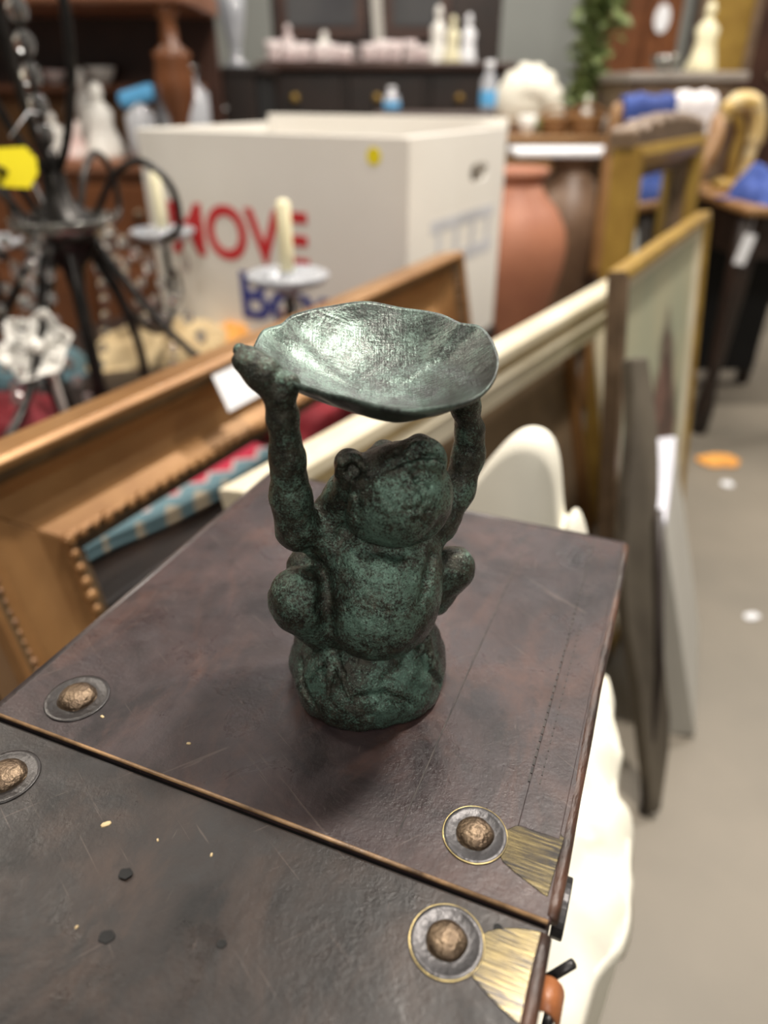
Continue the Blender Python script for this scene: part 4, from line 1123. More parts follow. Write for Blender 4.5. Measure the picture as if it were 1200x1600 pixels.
# porcelain flower
fp = at(58, 545, Y=1.10)
flw = empty('porcelain_flower', fp); tag(flw, 'white porcelain flower with open petals lying on red and teal cloth', 'ornament')
for k in range(6):
    a = 2 * math.pi * k / 6 + 0.3
    def pet(u, v, a=a):
        w = 0.026 * math.sin(math.pi * min(1, 0.12 + 0.88 * v)) + 0.003; r = 0.010 + 0.052 * v
        x = (u - 0.5) * 2 * w; z = -0.012 + 0.018 * v * v + 0.010 * (2 * abs(u - 0.5)) ** 2
        p = Vector((r * math.cos(a) - x * math.sin(a), r * math.sin(a) + x * math.cos(a), z)); return Matrix.Rotation(math.radians(50), 3, 'X') @ p
    MB().grid(pet, 8, 8).build('petal', M['white_glaze'], flw, True, solid=0.003)
MB().sphere((0, 0, 0.004), 0.013, 10, 7).build('centre', M['white_glaze'], flw, True)
MB().tube([(0, 0.004, -0.01), (0.0, 0.03, -0.06), (0.01, 0.03, TT - fp.z + 0.0)], 0.006, 8).build('stalk', M['white_glaze'], flw, True)
# paper label on the gilt rail
lbm = gA.matrix_world.copy()
lb = MB().box((0, 0, 0), (0.075, 0.0012, 0.060)).build('paper_label', M['paper'], None)
lb.matrix_world = lbm @ Matrix.Translation((0.375, -0.0545, HA - 0.030)) @ Matrix.Rotation(math.radians(-14), 4, 'X')
tag(lb, 'blank white paper label stuck on the gilt frame top rail', 'label')

# ------------------------------------------------------------------ floor litter
q = MB().lathe([(0.050, 0), (0.054, 0.006), (0.032, 0.018), (0.0002, 0.012)], (0, 0, 0), 16, lambda a, i: 1 + 0.25 * math.cos(2 * a) + 0.08 * math.sin(5 * a)).build('orange_wrapper', M['orange'], None, loc=P2(1122, 722, 0.0005)); tag(q, 'crumpled orange paper wrapper on the bare concrete floor', 'wrapper')
q = MB().lathe([(0.016, 0), (0.018, 0.002), (0.016, 0.004), (0.0002, 0.004)], (0, 0, 0), 20).build('bottle_cap', M['paper'], None, loc=P2(1136, 757, 0.0005)); tag(q, 'small silvery bottle cap beside the orange wrapper on the floor', 'bottle cap')
q = MB().lathe([(0.014, 0), (0.015, 0.003), (0.0002, 0.006)], (0, 0, 0), 9, lambda a, i: 1 + 0.3 * math.sin(2 * a + 1)).build('paper_scrap', M['paper'], None, loc=P2(1174, 964, 0.0005)); tag(q, 'tiny white paper scrap alone on the concrete floor', 'scrap')

# ------------------------------------------------------------------ wooden dresser on the left
def Z_at(py, Y): return at(600, py, Y=Y).z
def X_at(px, py, Y): return at(px, py, Y=Y).x
DY = 2.35
dz = Z_at(250, DY)
x0, x1 = -2.1, X_at(300, 200, DY)
dr = empty('oak_dresser', ((x0 + x1) / 2, DY, 0)); tag(dr, 'red-brown wooden dresser with turned posts and a display shelf', 'dresser')
dw = x1 - x0
MB().box((0, 0.27, dz / 2 - 0.02), (dw, 0.50, dz - 0.04)).build('base_cabinet', M['brown_wood'], dr, bevel=0.006)
MB().box((0, 0.26, dz - 0.018), (dw + 0.05, 0.55, 0.036)).build('worktop', M['brown_wood_lit'], dr, bevel=0.008)
for k in range(4):
    xc = -dw / 2 + dw * (k + 0.5) / 4
    d_r = MB().box((xc, 0.012, dz - 0.15), (dw / 4 - 0.03, 0.02, 0.16)).build('drawer', M['brown_wood'], dr, bevel=0.008)
    MB().sphere((xc, -0.012, dz - 0.15), 0.016, 10, 7).build('knob', M['brass_rivet'], d_r, True)
    d_r = MB().box((xc, 0.012, (dz - 0.25) / 2), (dw / 4 - 0.03, 0.02, dz - 0.29)).build('door', M['brown_wood'], dr, bevel=0.008)
    MB().box((xc, 0.0, (dz - 0.25) / 2), (dw / 4 - 0.13, 0.012, dz - 0.40)).build('door_panel', M['brown_wood'], d_r, bevel=0.005)
hz_ = Z_at(18, DY)
MB().box((0, 0.50, (dz + 2.1) / 2), (dw, 0.025, 2.1 - dz)).build('back_panel', M['mahogany'], dr)
MB().box((0, 0.25, hz_ + 0.05), (dw + 0.03, 0.50, 0.06)).build('shelf', M['brown_wood_lit'], dr, bevel=0.01)
MB().box((0, 0.46, hz_ + 0.5), (dw, 0.07, 0.9)).build('upper_back', M['brown_wood'], dr)
sz2 = Z_at(132, DY + 0.42)
MB().box((0, 0.42, sz2 - 0.01), (dw - 0.1, 0.14, 0.02)).build('shelf', M['brown_wood_lit'], dr, bevel=0.004)
MB().box((0, 0.47, sz2 - 0.13), (dw - 0.1, 0.02, 0.22)).build('shelf_back', M['wood_orange'], dr)
ph_ = hz_ + 0.02 - dz
for xc in (-dw / 2 + 0.05, dw / 2 - 0.045):
    MB().lathe([(0.035, 0), (0.035, 0.03), (0.022, 0.05), (0.030, ph_ * 0.28), (0.052, ph_ * 0.42), (0.056, ph_ * 0.55), (0.050, ph_ * 0.66), (0.056, ph_ * 0.70), (0.026, ph_ * 0.76), (0.022, ph_ * 0.90), (0.034, ph_ * 0.96), (0.034, ph_)], (xc, 0.05, dz), 20).build('turned_post', M['brown_wood'], dr, True)
# ornaments on the dresser top
def figurine(name, px, py, Y, h, w, mname, label, cat='figurine', group=None, seed=0, zb=None, headk=0.6):
    p = at(px, py, Y=Y); z = p.z if zb is None else zb
    e = empty(name, (p.x, Y, z)); tag(e, label, cat, group)
    MB().lathe([(w * 0.5, 0), (w * 0.52, h * 0.06), (w * 0.42, h * 0.2), (w * 0.30, h * 0.45), (w * 0.36, h * 0.62), (w * 0.14, h * 0.74), (w * 0.1, h * 0.78)], (0, 0, 0), 14, lambda a, i: 1 + 0.12 * math.sin(3 * a + seed + i)).build('figure', M[mname], e, True)
    MB().sphere((0, 0, h * 0.87), (w * 0.17, w * 0.17, h * 0.13), 10, 8).build('head', M[mname], e, True)
    return e
figurine('porcelain_figurine', 166, 236, DY + 0.10, 0.20, 0.12, 'white_glaze', 'white porcelain figurine on the dresser top near the carton', zb=dz)
figurine('porcelain_figurine', 146, 232, DY + 0.22, 0.24, 0.09, 'white_glaze', 'slim white porcelain figurine behind the wider one on the dresser', zb=dz, seed=2)
figurine('porcelain_figurine', 123, 246, DY + 0.06, 0.14, 0.075, 'pink_glaze', 'small pink porcelain figurine on the dresser top', zb=dz, seed=1)
figurine('porcelain_figurine', 92, 244, DY + 0.16, 0.12, 0.08, 'white_glaze', 'short white porcelain figurine seen through the chandelier stem', zb=dz, seed=3)
def bowl(name, x, y, z, r, h, mname, label, cat='bowl', group=None, t=0.004):
    o = MB().lathe([(r * 0.4, 0), (r * 0.45, h * 0.1), (r * 0.75, h * 0.4), (r, h), (r - t, h), (r * 0.72, h * 0.5), (r * 0.3, h * 0.25), (0.0005, h * 0.22)], (0, 0, 0), 24).build(name, M[mname], None, True, loc=(x, y, z))
    tag(o, label, cat, group); return o
zz_ = sz2
for k, (px, r, m_, lb_) in enumerate([(160, 0.05, 'white_glaze', 'white bowl on the narrow upper dresser shelf'), (88, 0.04, 'pink_glaze', 'pinkish bowl on the narrow upper dresser shelf'), (126, 0.03, 'pink_glaze', 'tiny pinkish cup on the narrow upper dresser shelf')]):
    p = at(px, 130, Y=DY + 0.42); bowl('china_bowl', p.x, DY + 0.42, sz2, r, r * 1.0, m_, lb_)
# jug and blue packet by the carton corner
p = at(292, 175, Y=DY + 0.16)
jar = empty('glass_jar', (p.x, DY + 0.12, dz)); tag(jar, 'cloudy glass jar behind the far corner of the carton', 'jar')
MB().lathe([(0.07, 0), (0.08, 0.02), (0.08, 0.17), (0.05, 0.20), (0.055, 0.22)], (0, 0, 0), 20).build('jar_body', M['glass_pale'], jar, True)
MB().lathe([(0.058, 0.22), (0.058, 0.24), (0.02, 0.25), (0.015, 0.27), (0.0005, 0.275)], (0, 0, 0), 20).build('lid', M['silver'], jar, True)
p = at(215, 150, Y=DY + 0.06); bt = empty('spray_bottle', (p.x, DY + 0.06, dz)); tag(bt, 'grey bottle with a sky blue cap on the dresser by the carton', 'bottle')
hb = max(0.12, p.z - dz)
MB().lathe([(0.04, 0), (0.045, 0.02), (0.045, hb * 0.7), (0.02, hb * 0.85), (0.018, hb * 0.9)], (0, 0, 0), 16).build('bottle_body', M['glass_pale'], bt, True)
MB().box((0.0, 0, hb), (0.115, 0.045, 0.045), Matrix.Rotation(math.radians(-14), 3, 'Y')).build('cap', M['sky_blue'], bt, bevel=0.016, seg=3)
MB().box((0.10, 0, hb + 0.022), (0.10, 0.04, 0.03), Matrix.Rotation(math.radians(-14), 3, 'Y')).build('nozzle', M['silver'], bt, bevel=0.012, seg=3)

# ------------------------------------------------------------------ black chest with two glass vases
BY = 3.0
cz = Z_at(104, BY)
xa, xb = X_at(288, 110, BY), X_at(405, 110, BY)
bc = empty('black_chest', ((xa + xb) / 2, BY, 0)); tag(bc, 'black lacquered chest carrying two tall glass vases', 'chest')
MB().box((0, 0.2, cz / 2 - 0.01), (xb - xa, 0.40, cz - 0.02)).build('carcass', M['black_gap'], bc, bevel=0.006)
MB().box((0, 0.2, cz - 0.012), (xb - xa + 0.03, 0.44, 0.024)).build('chest_top', M['dark_wood'], bc, bevel=0.005)
for k in range(4):
    d_r = MB().box((0, -0.004, cz * (k + 0.5) / 4 - 0.01), (xb - xa - 0.04, 0.016, cz / 4 - 0.03)).build('drawer', M['dark_wood'], bc, bevel=0.004)
    MB().sphere((0, -0.02, cz * (k + 0.5) / 4), 0.012, 8, 6).build('knob', M['silver'], d_r, True)
for k, (px, h, r, lb_) in enumerate([(324, 0.215, 0.040, 'slim pale glass vase on the black chest'), (370, 0.24, 0.052, 'flared pale glass vase on the black chest')]):
    p = at(px, 100, Y=BY + 0.12)
    o = MB().lathe([(r * 0.8, 0), (r * 0.85, 0.008), (r * 0.35, 0.03), (r * 0.45, 0.06), (r * 0.8, h * 0.6), (r, h), (r - 0.005, h), (r * 0.7, h * 0.6), (r * 0.3, 0.075), (0.0005, 0.07)], (0, 0, 0), 20).build('glass_vase', M['glass_pale'], None, True, loc=(p.x, BY + 0.12, cz)); tag(o, lb_, 'vase')

# ------------------------------------------------------------------ dark china cabinet across the back
KY = 3.5
kz = Z_at(97, KY)
xa, xb = X_at(408, 100, KY), X_at(800, 100, KY)
kc = empty('china_cabinet', ((xa + xb) / 2, KY, 0)); tag(kc, 'near-black china cabinet with a row of floral china on its ledge', 'cabinet')
kw = xb - xa
MB().box((0, 0.28, kz / 2 - 0.015), (kw, 0.52, kz - 0.03)).build('base_cabinet', M['dark_wood'], kc, bevel=0.006)
MB().box((0, 0.26, kz - 0.015), (kw + 0.04, 0.58, 0.03)).build('ledge', M['mahogany'], kc, bevel=0.008)
for k in range(3):
    xc = -kw / 2 + kw * (k + 0.5) / 3
    d_r = MB().box((xc, 0.01, kz - 0.13), (kw / 3 - 0.03, 0.02, 0.17)).build('drawer', M['dark_wood'], kc, bevel=0.006)
    MB().sphere((xc - 0.04, -0.014, kz - 0.13), 0.018, 10, 7).build('knob', M['gold'], d_r, True)
    MB().box((xc, 0.01, (kz - 0.23) / 2), (kw / 3 - 0.03, 0.02, kz - 0.28)).build('door', M['dark_wood'], kc, bevel=0.006)
MB().box((0, 0.47, kz + 0.55), (kw, 0.10, 1.1)).build('upper_back', M['dark_wood'], kc)
for xc, w_ in ((-kw * 0.28, 0.40), (kw * 0.13, 0.30)):
    dd = MB().box((xc, 0.40, kz + 0.6), (w_, 0.03, 1.0)).build('glass_door', M['mahogany'], kc, bevel=0.004)
    MB().box((xc, 0.382, kz + 0.6), (w_ - 0.09, 0.008, 0.9)).build('pane', M['glass_pane'], dd)
MB().box((-kw * 0.06, 0.30, kz + 0.5), (0.045, 0.02, 1.0), Matrix.Rotation(math.radians(-4), 3, 'Y')).build('mullion', M['board_face'], kc)
def cup(name, x, y, z, r, h, mname, label, group):
    e = empty(name, (x, y, z)); tag(e, label, 'china', group)
    MB().lathe([(r * 0.5, 0), (r * 0.55, 0.004), (r * 0.85, h * 0.4), (r, h), (r - 0.003, h), (r * 0.8, h * 0.4), (0.0005, h * 0.15)], (0, 0, 0.008), 14).build('cup', M[mname], e, True)
    MB().lathe([(r * 0.6, 0), (r * 1.45, 0.010), (r * 1.45, 0.013), (r * 0.6, 0.006), (0.0005, 0.006)], (0, 0, 0), 16).build('saucer', M[mname], e, True)
    MB().tube([(r * 0.9, 0, h * 0.85), (r * 1.45, 0, h * 0.8), (r * 1.45, 0, h * 0.45), (r * 0.8, 0, h * 0.35)], 0.003, 6).build('handle', M[mname], e, True)
rr = random.Random(17)
for k, px in enumerate([428, 452, 474, 496, 518, 538, 575, 597, 618, 640, 655]):
    y = KY + 0.05 + (k % 3) * 0.075
    p = at(px, 95, Y=y); r = rr.uniform(0.030, 0.042)
    cup('teacup', p.x, y, kz, r, rr.uniform(0.05, 0.075), 'china_pattern', 'floral white teacup and saucer on the china cabinet ledge', 'teacups on the china cabinet ledge')
for k, (px, h, w, lb_) in enumerate([(508, 0.125, 0.10, 'round white teapot shaped figurine among the teacups'), (452, 0.15, 0.085, 'taller floral china figurine among the teacups'), (684, 0.22, 0.095, 'tall white china figurine at the cabinet end'), (706, 0.17, 0.08, 'cream china figurine between two white ones at the cabinet end'), (730, 0.19, 0.085, 'pale lavender white figurine at the cabinet end')]):
    figurine('china_figurine', px, 95, KY + (0.30, 0.30, 0.30, 0.14, 0.30)[k], h, w, ['white_glaze', 'china_pattern', 'white_glaze', 'candle', 'paper'][k], lb_, zb=kz, seed=k)

# bench with two bottles in front of the cabinet
bz = Z_at(176, 2.75)
bx0, bx1 = X_at(585, 170, 2.8), X_at(772, 170, 2.8)
sh_ = empty('wooden_bench', ((bx0 + bx1) / 2, 2.86, 0)); tag(sh_, 'narrow mahogany bench in front of the china cabinet, with two plastic bottles on it', 'bench')
bw_ = bx1 - bx0
MB().box((0, 0, bz - 0.012), (bw_, 0.26, 0.024)).build('top', M['mahogany'], sh_, bevel=0.004)
for a in (-bw_ / 2 + 0.03, bw_ / 2 - 0.03):
    for b in (-0.1, 0.1): MB().box((a, b, (bz - 0.024) / 2), (0.03, 0.03, bz - 0.024)).build('leg', M['mahogany'], sh_)
def water_bottle(px, y, h, label):
    p = at(px, 165, Y=y); e = empty('plastic_bottle', (p.x, y, bz)); tag(e, label, 'bottle')
    MB().lathe([(0.026, 0), (0.028, 0.01), (0.028, h * 0.6), (0.012, h * 0.8), (0.012, h * 0.85)], (0, 0, 0), 14).build('bottle_body', M['glass_pale'], e, True)
    MB().lathe([(0.0285, h * 0.12), (0.0287, h * 0.13), (0.0287, h * 0.42), (0.0285, h * 0.43)], (0, 0, 0), 14).build('wrap_label', M['sky_blue'], e, True)
    MB().lathe([(0.014, h * 0.85), (0.014, h), (0.0005, h)], (0, 0, 0), 12).build('cap', M['paper'], e, True)
water_bottle(762, 2.80, 0.15, 'taller plastic water bottle on the mahogany bench')
water_bottle(612, 2.80, 0.075, 'shorter plastic water bottle on the mahogany bench')

# ------------------------------------------------------------------ side table with shell, wicker and plant
SY = 2.98
sz = Z_at(212, SY)
p0_, p1_ = X_at(778, 210, SY), X_at(945, 210, SY)
stb = empty('pine_side_table', ((p0_ + p1_) / 2, SY, 0)); tag(stb, 'orange pine side table holding a shell shaped dish, wicker and a plant', 'table')
sw = p1_ - p0_
MB().box((0, 0.21, sz - 0.015), (sw, 0.48, 0.03)).build('table_top', M['tan_wood'], stb, bevel=0.006)
MB().box((0, 0.02, sz - 0.08), (sw - 0.06, 0.02, 0.10)).build('apron', M['tan_wood'], stb, bevel=0.004)
for a in (-sw / 2 + 0.04, sw / 2 - 0.04):
    for b in (0.02, 0.40): MB().box((a, b, (sz - 0.03) / 2), (0.045, 0.045, sz - 0.03)).build('leg', M['tan_wood'], stb, bevel=0.004)
# white shell-like dish standing up
p = at(828, 140, Y=SY + 0.22)
sh = empty('shell_ornament', (p.x, SY + 0.22, sz)); tag(sh, 'large creamy white shell shaped ornament on a foot', 'ornament')
def shell(u, v):
    a = math.radians(-8 + 196 * u); r = 0.14 * v * (1 + 0.045 * math.cos(14 * a)) * (1.0 if u < 0.5 else 1.0 + 0.12 * (0.5 - abs(u - 0.25)))
    return (r * math.cos(a) * 0.92, -0.075 * math.sin(math.pi * v) * (0.6 + 0.4 * math.sin(a)) + 0.02, 0.075 + r * math.sin(a) * 1.05)
MB().grid(shell, 60, 16).build('shell', M['slipcover'], sh, True, solid=0.012)
MB().sphere((-0.03, 0.0, 0.11), (0.105, 0.06, 0.10), 18, 12).build('body', M['slipcover'], sh, True)
MB().lathe([(0.055, 0), (0.058, 0.008), (0.03, 0.025), (0.028, 0.06)], (-0.02, 0, 0), 18).build('foot', M['brown_wood'], sh, True)
p = at(823, 205, Y=SY + 0.05); bowl('white_cup', p.x, SY + 0.05, sz, 0.036, 0.065, 'white_glaze', 'little white cup below the shell ornament', 'cup')
p = at(840, 203, Y=SY + 0.12); bowl('green_cup', p.x + 0.02, SY + 0.12, sz, 0.034, 0.05, 'leaf', 'little green cup beside the white one', 'cup')
# wicker baskets
def basket(px, y, r, h, label):
    p = at(px, 205, Y=y); e = empty('wicker_basket', (p.x, y, sz)); tag(e, label, 'basket')
    MB().lathe([(r * 0.75, 0), (r * 0.95, h * 0.5), (r, h), (r - 0.008, h), (r * 0.8, h * 0.4), (0.0005, 0.01)], (0, 0, 0), 24, lambda a, i: 1 + 0.02 * math.sin(20 * a)).build('basket_body', M['wicker'], e, True)
    for k in range(4):
        z = h * (0.15 + 0.25 * k); q = r * (0.80 + 0.20 * min(1, z / h)) + 0.002
        MB().tube([(q * math.cos(t * math.pi / 14), q * math.sin(t * math.pi / 14), z + 0.004 * (t % 2)) for t in range(28)], 0.006, 6, True).build('wicker_strand', M['wicker'], e, True)
    MB().tube([(r * math.cos(math.pi * t / 12), 0.0, h + r * 0.5 * math.sin(math.pi * t / 12)) for t in range(13)], 0.006, 6).build('handle', M['wicker'], e, True)
basket(866, SY + 0.10, 0.055, 0.06, 'low brown wicker basket with a handle beside the cups')
basket(916, SY + 0.06, 0.058, 0.065, 'round orange-brown wicker basket nearest the gold mirror')
# potted trailing plant
p = at(905, 180, Y=SY + 0.32)
pl = empty('potted_plant', (p.x, SY + 0.32, sz)); tag(pl, 'tall dusty green leafy plant in a small pot on the pine table', 'plant')
MB().lathe([(0.04, 0), (0.055, 0.09), (0.058, 0.09), (0.05, 0.085), (0.0005, 0.08)], (0, 0, 0), 18).build('pot', M['brown_clay'], pl, True)
rr = random.Random(31)
LEAF = None
for sidx in range(5):
    a = rr.uniform(0, 6.28); tipx = rr.uniform(-0.03, 0.12); H_ = rr.uniform(0.30, 0.62)
    pts = smooth_path([(0, 0, 0.08), (0.3 * tipx, 0.02 * math.cos(a), H_ * 0.4), (0.7 * tipx, 0.04 * math.sin(a), H_ * 0.8), (tipx, 0.05 * math.sin(a), H_)], 5)
    stem = MB().tube(pts, 0.004, 6).build('stem', M['leaf'], pl, True)
    for q_ in pts[3:]:
        for _ in range(3):
            if LEAF is None:
                LEAF = MB().grid(lambda u, v: ((u - 0.5) * 2 * 0.024 * math.sin(math.pi * (0.06 + 0.94 * v)), 0.075 * v, 0.012 * math.sin(math.pi * v) + 0.006 * abs(u - 0.5) * 2), 5, 6).build('leaf', M['leaf'], stem, True, solid=0.001); lf = LEAF
            else:
                lf = bpy.data.objects.new('leaf', LEAF.data); COL.objects.link(lf); lf.parent = stem
            lf.location = q_ + Vector((rr.uniform(-.005, .005),) * 3); lf.rotation_euler = (rr.uniform(-0.7, 0.9), rr.uniform(-0.6, 0.6), rr.uniform(0, 6.28)); k_ = rr.uniform(0.7, 1.25); lf.scale = (k_, k_, k_)
p = at(918, 165, Y=SY + 0.18); figurine('white_figurine', 918, 165, SY + 0.20, 0.13, 0.05, 'white_glaze', 'small white figurine in front of the leafy plant', zb=sz)
p = at(934, 180, Y=SY + 0.24); bowl('white_bowl', p.x, SY + 0.18, sz, 0.055, 0.06, 'white_glaze', 'white bowl between the leafy plant and the gold mirror')

# ------------------------------------------------------------------ two big clay jars and the tray on one of them
def bigjar(px, Y, R, H, mname, label):
    p = at(px, 350, Y=Y); e = empty('clay_jar', (p.x, Y, 0)); tag(e, label, 'jar')
    MB().lathe([(R * 0.42, 0), (R * 0.44, 0.02), (R * 0.40, H * 0.12), (R * 0.55, H * 0.34), (R * 0.80, H * 0.52), (R * 0.97, H * 0.66), (R, H * 0.73), (R * 0.95, H * 0.80), (R * 0.76, H * 0.87), (R * 0.52, H * 0.92), (R * 0.45, H * 0.955)], (0, 0, 0), 40).build('jar_body', M[mname], e, True)
    MB().lathe([(R * 0.45, H * 0.95), (R * 0.54, H * 0.98), (R * 0.56, H), (R * 0.48, H), (R * 0.40, H * 0.96), (R * 0.38, H * 0.93), (0.0005, H * 0.92)], (0, 0, 0), 40).build('rim', M[mname], e, True)
    return e
zj1 = Z_at(262, 2.25)
bigjar(800, 2.24, 0.165, zj1, 'terracotta', 'smooth terracotta jar with a rounded shoulder, behind the carton')
zj2 = Z_at(242, 2.62)
bigjar(885, 2.62, 0.148, zj2, 'brown_clay', 'large brown clay jar with a white tray on its mouth')
p = at(885, 236, Y=2.62)
o = MB().box((0, 0, 0.009), (0.36, 0.20, 0.022)).build('white_tray', M['paper'], None, bevel=0.008, seg=3, loc=(p.x, 2.62, zj2)); tag(o, 'flat white tray resting on the mouth of the brown clay jar', 'tray')

# ------------------------------------------------------------------ wardrobe, marble-topped chest and things on it, right background
def cabinet(name, xa, xb, Y, H, dpt, mname, label, cat, doors=2):
    e = empty(name, ((xa + xb) / 2, Y, 0)); tag(e, label, cat); w = xb - xa
    MB().box((0, dpt / 2, H / 2), (w, dpt, H)).build('carcass', M[mname], e, bevel=0.008)
    for k in range(doors):
        xc = -w / 2 + w * (k + 0.5) / doors
        d_ = MB().box((xc, -0.008, H / 2), (w / doors - 0.03, 0.02, H - 0.1)).build('door', M[mname], e, bevel=0.006)
        MB().box((xc, -0.02, H / 2), (w / doors - 0.15, 0.012, H - 0.3)).build('door_panel', M[mname], d_, bevel=0.006)
        MB().sphere((xc + (w / doors / 2 - 0.05) * (1 if k % 2 == 0 else -1), -0.03, H * 0.5), 0.014, 8, 6).build('knob', M['brass_rivet'], d_, True)
    return e
WY = 3.9
cabinet('wardrobe', X_at(945, 50, WY), X_at(1062, 50, WY), WY, 2.1, 0.5, 'brown_wood', 'tall red-brown wardrobe behind the leafy plant', 'wardrobe')
cabinet('wardrobe', X_at(1135, 50, WY), X_at(1330, 50, WY), WY, 2.1, 0.5, 'mahogany', 'tall dark mahogany wardrobe at the right end of the hall', 'wardrobe')
MX0, MX1, MYY = None, None, 2.85
mz = Z_at(112, MYY)
mx0, mx1 = X_at(992, 110, MYY), X_at(1165, 110, MYY)
mc = empty('marble_topped_chest', ((mx0 + mx1) / 2, MYY, 0)); tag(mc, 'grey-brown chest with a marble top, figurines standing on it', 'chest')
mw = mx1 - mx0
MB().box((0, 0.25, mz / 2 - 0.015), (mw, 0.46, mz - 0.03)).build('carcass', M['gold_dull'], mc, bevel=0.006)
MB().box((0, 0.25, mz - 0.014), (mw + 0.03, 0.52, 0.028)).build('marble_top', M['marble'], mc, bevel=0.005)
for k in range(4):
    d_r = MB().box((0, 0.012, mz * (k + 0.5) / 4 - 0.02), (mw - 0.05, 0.02, mz / 4 - 0.03)).build('drawer', M['gold_dull'], mc, bevel=0.004)
    for a in (-0.25, 0.25): MB().sphere((a * mw, -0.008, mz * (k + 0.5) / 4 - 0.02), 0.012, 8, 6).build('knob', M['brass_rivet'], d_r, True)
figurine('ivory_figurine', 1096, 95, MYY + 0.15, 0.21, 0.105, 'candle', 'ivory coloured figurine on the marble topped chest', zb=mz)
p = at(1038, 100, Y=MYY + 0.12); bowl('silver_bowl', p.x, MYY + 0.12, mz, 0.05, 0.05, 'silver', 'small silver bowl beside the ivory figurine')
p = at(1128, 90, Y=MYY + 0.34)
gp = empty('gold_screen', (p.x, MYY + 0.36, mz)); tag(gp, 'upright gold panel leaning behind the ivory figurine', 'panel')
MB().box((0, 0, 0.26), (0.22, 0.02, 0.52)).build('panel', M['gold'], gp, bevel=0.004)
MB().box((-0.10, -0.013, 0.26), (0.03, 0.016, 0.52)).build('moulding', M['gold_dull'], gp, bevel=0.003)
MB().box((0.10, -0.013, 0.26), (0.03, 0.016, 0.52)).build('moulding', M['gold_dull'], gp, bevel=0.003)
p = at(1038, 28, Y=WY - 0.06)
o = MB().prism(disc_poly(0, 0, 0.035, 0.055, 20), 0, 0.002).xf(Matrix(((1, 0, 0, 0), (0, 0, -1, 0), (0, 1, 0, 0), (0, 0, 0, 1)))).build('price_tag', M['paper'], None, loc=(p.x, WY - 0.032, p.z)); tag(o, 'white oval price tag on the red-brown wardrobe door', 'tag')

# chair with a curved wooden back, blue and white cloths over it
VY = 2.42
vx = X_at(1048, 200, VY)
vc = empty('wooden_armchair', (vx, VY, 0)); tag(vc, 'wooden chair with a curved tan back post behind the gold mirror', 'chair')
zt_ = Z_at(186, VY)
MB().box((0, 0.15, 0.44), (0.33, 0.32, 0.05)).build('seat', M['dark_wood'], vc, bevel=0.01)
for a in (-0.14, 0.14):
    MB().box((a, 0.28, 0.21), (0.04, 0.04, 0.42)).build('leg', M['tan_wood'], vc, bevel=0.005)
    MB().box((a, 0.0, 0.21), (0.04, 0.04, 0.42)).build('leg', M['tan_wood'], vc, bevel=0.005)
MB().tube(smooth_path([(0.12, 0.02, 0.46), (0.07, -0.02, 0.62), (0.09, -0.03, 0.76), (0.14, 0.0, zt_ - 0.06), (0.145, 0.05, zt_), (0.08, 0.08, zt_ + 0.005), (-0.10, 0.10, zt_ + 0.005), (-0.145, 0.08, zt_ - 0.02), (-0.145, 0.04, 0.46)]), 0.024, 10).build('back_frame', M['tan_wood'], vc, True)
MB().box((0.0, 0.06, (0.48 + zt_) / 2), (0.25, 0.03, zt_ - 0.50)).build('back_panel', M['dark_wood'], vc, bevel=0.008)
def drape(name, c, w, front, back, th, mname, label, rz=0.0, seed=1, fold=0.012):
    rr = random.Random(seed); p1, p2 = rr.uniform(0, 6), rr.uniform(0, 6)
    Ltot = front + back + math.pi * th
    def fn(u, v):
        s_ = v * Ltot; x = (u - 0.5) * w
        f = fold * (math.sin(u * 13 + p1) + 0.5 * math.sin(u * 29 + p2))
        if s_ < front: y, z = -th - abs(f) * (1 - s_ / front), s_ - front
        elif s_ < front + math.pi * th:
            a = (s_ - front) / th; y, z = -th * math.cos(a), th * math.sin(a)
        else: y, z = th + abs(f) * 0.5, -(s_ - front - math.pi * th)
        x *= 1 - 0.25 * max(0, (front - s_) / front) if front > 0 else 1
        return (x, y, z + 0.3 * f)
    o = MB().grid(fn, 40, 40).build(name, M[mname], None, True, solid=0.006, loc=c, rz=rz); tag(o, label, 'cloth'); return o
q = at(1022, 155, Y=VY + 0.05); drape('blue_cloth', (q.x, VY + 0.085, zt_ + 0.026), 0.17, 0.12, 0.10, 0.038, 'blue_cloth', 'dark blue cloth hung over the curved wooden chair back', 0, 5)
q = at(1090, 150, Y=VY + 0.05); drape('white_cloth', (q.x, VY + 0.075, zt_ + 0.030), 0.12, 0.17, 0.10, 0.042, 'white_cloth', 'white cloth hung over the curved wooden chair back', 0, 6)

# gold and ivory scroll ornament on a dark stand, blue textile, dark table at the right
QY = 2.15
qz = Z_at(322, QY)
qx0, qx1 = X_at(1168, 320, QY), X_at(1420, 320, QY)
qt = empty('dark_table', ((qx0 + qx1) / 2, QY, 0)); tag(qt, 'dark wooden table with a rounded tan edge at the right of the hall', 'table')
qw = qx1 - qx0
MB().box((0, 0.30, qz - 0.014), (qw, 0.62, 0.028)).build('table_top', M['tan_wood'], qt, bevel=0.012, seg=3)
MB().box((0, 0.30, qz - 0.09), (qw - 0.06, 0.54, 0.12)).build('apron', M['dark_wood'], qt)
for a in (-qw / 2 + 0.05, qw / 2 - 0.05):
    for b in (0.06, 0.54): MB().lathe([(0.025, 0), (0.03, 0.1), (0.02, 0.2), (0.035, qz - 0.2), (0.035, qz - 0.03)], (a, b, 0), 12).build('leg', M['dark_wood'], qt, True)
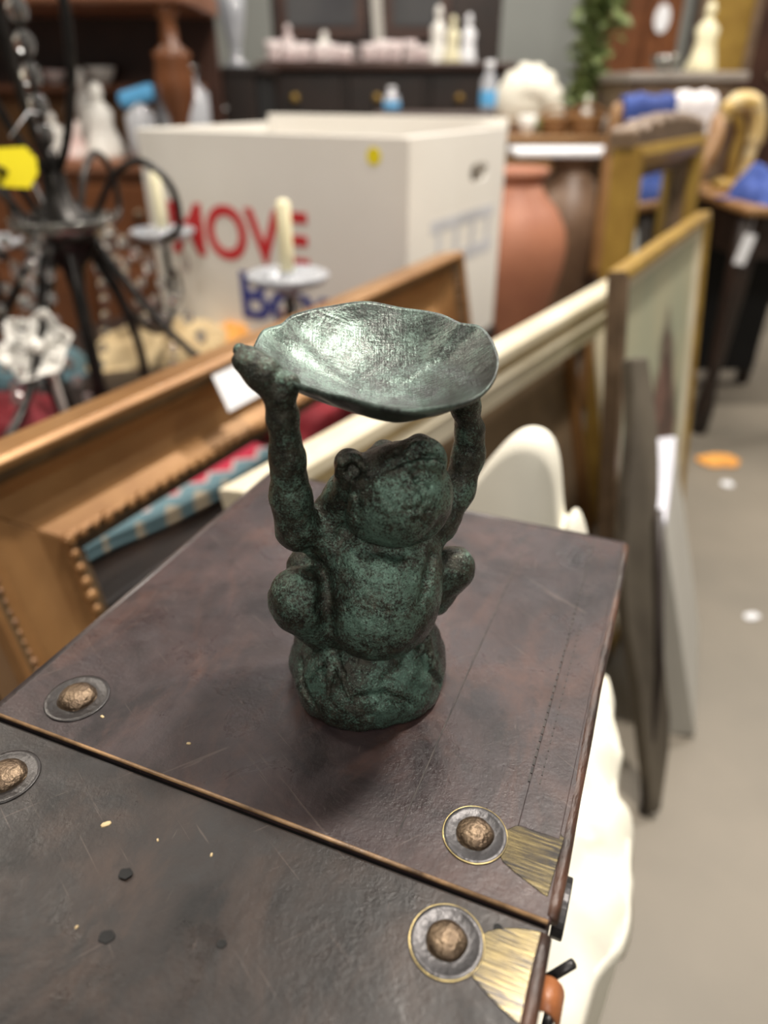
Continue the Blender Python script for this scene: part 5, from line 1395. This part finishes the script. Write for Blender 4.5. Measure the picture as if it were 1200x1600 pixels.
MB().box((0, 0.50, (qz - 0.15) / 2 + 0.02), (qw - 0.1, 0.03, qz - 0.25)).build('back_board', M['black_gap'], qt)
p = at(1172, 388, Y=QY - 0.012)
o = MB().box((0, 0, 0), (0.034, 0.0015, 0.085), Matrix.Rotation(0.18, 3, 'Y')).build('price_tag', M['paper'], None, loc=(p.x, QY + 0.018, qz - 0.12)); tag(o, 'white paper tag hanging below the dark table edge', 'tag')
MB().tube([(0.0, -0.002, 0.04), (0.004, -0.004, 0.085), (0.004, 0.004, 0.094)], 0.001, 5).build('string', M['paper'], o)
q = heap('blue_textile', (qx0 + 0.17, QY + 0.15, qz), 0.30, 0.22, 0.075, 'blue_cloth', 41, 0.4, 1.5); tag(q, 'royal blue textile heaped on the dark table', 'cloth')
sc = empty('scroll_ornament', (X_at(1152, 250, QY + 0.40), QY + 0.42, qz)); tag(sc, 'curved ivory and gold carved scroll standing on the dark table', 'ornament')
zt2 = Z_at(148, QY + 0.42) - qz
MB().tube(smooth_path([(0.035, 0, 0.02), (0.045, 0, zt2 * 0.35), (0.05, 0, zt2 * 0.65), (0.025, 0, zt2 * 0.88), (-0.02, 0, zt2 * 0.93), (-0.055, 0, zt2 * 0.86), (-0.06, 0, zt2 * 0.74)]), [0.018] * 12 + [0.025] * 12 + [0.030] * 13 + [0.026] * 6 + [0.018] * 6, 12).build('scroll', M['ivory_gold'], sc, True)
MB().tube(smooth_path([(0.0, 0, 0.02), (-0.005, 0, zt2 * 0.35), (0.0, 0, zt2 * 0.6), (-0.03, 0, zt2 * 0.8)]), 0.016, 10).build('inner_scroll', M['gold'], sc, True)
MB().lathe([(0.07, 0), (0.072, 0.015), (0.05, 0.03), (0.0005, 0.032)], (0.015, 0, 0), 20).build('foot', M['gold'], sc, True)
q = at(1190, 270, Y=QY + 0.1); o = MB().sphere((0, 0, 0.035), (0.06, 0.045, 0.035), 14, 9).build('blue_ball_bag', M['sky_blue'], None, True, loc=(q.x + 0.22, QY + 0.06, qz)); o.name = 'blue_pouch'; tag(o, 'light blue pouch at the front of the dark table', 'pouch')
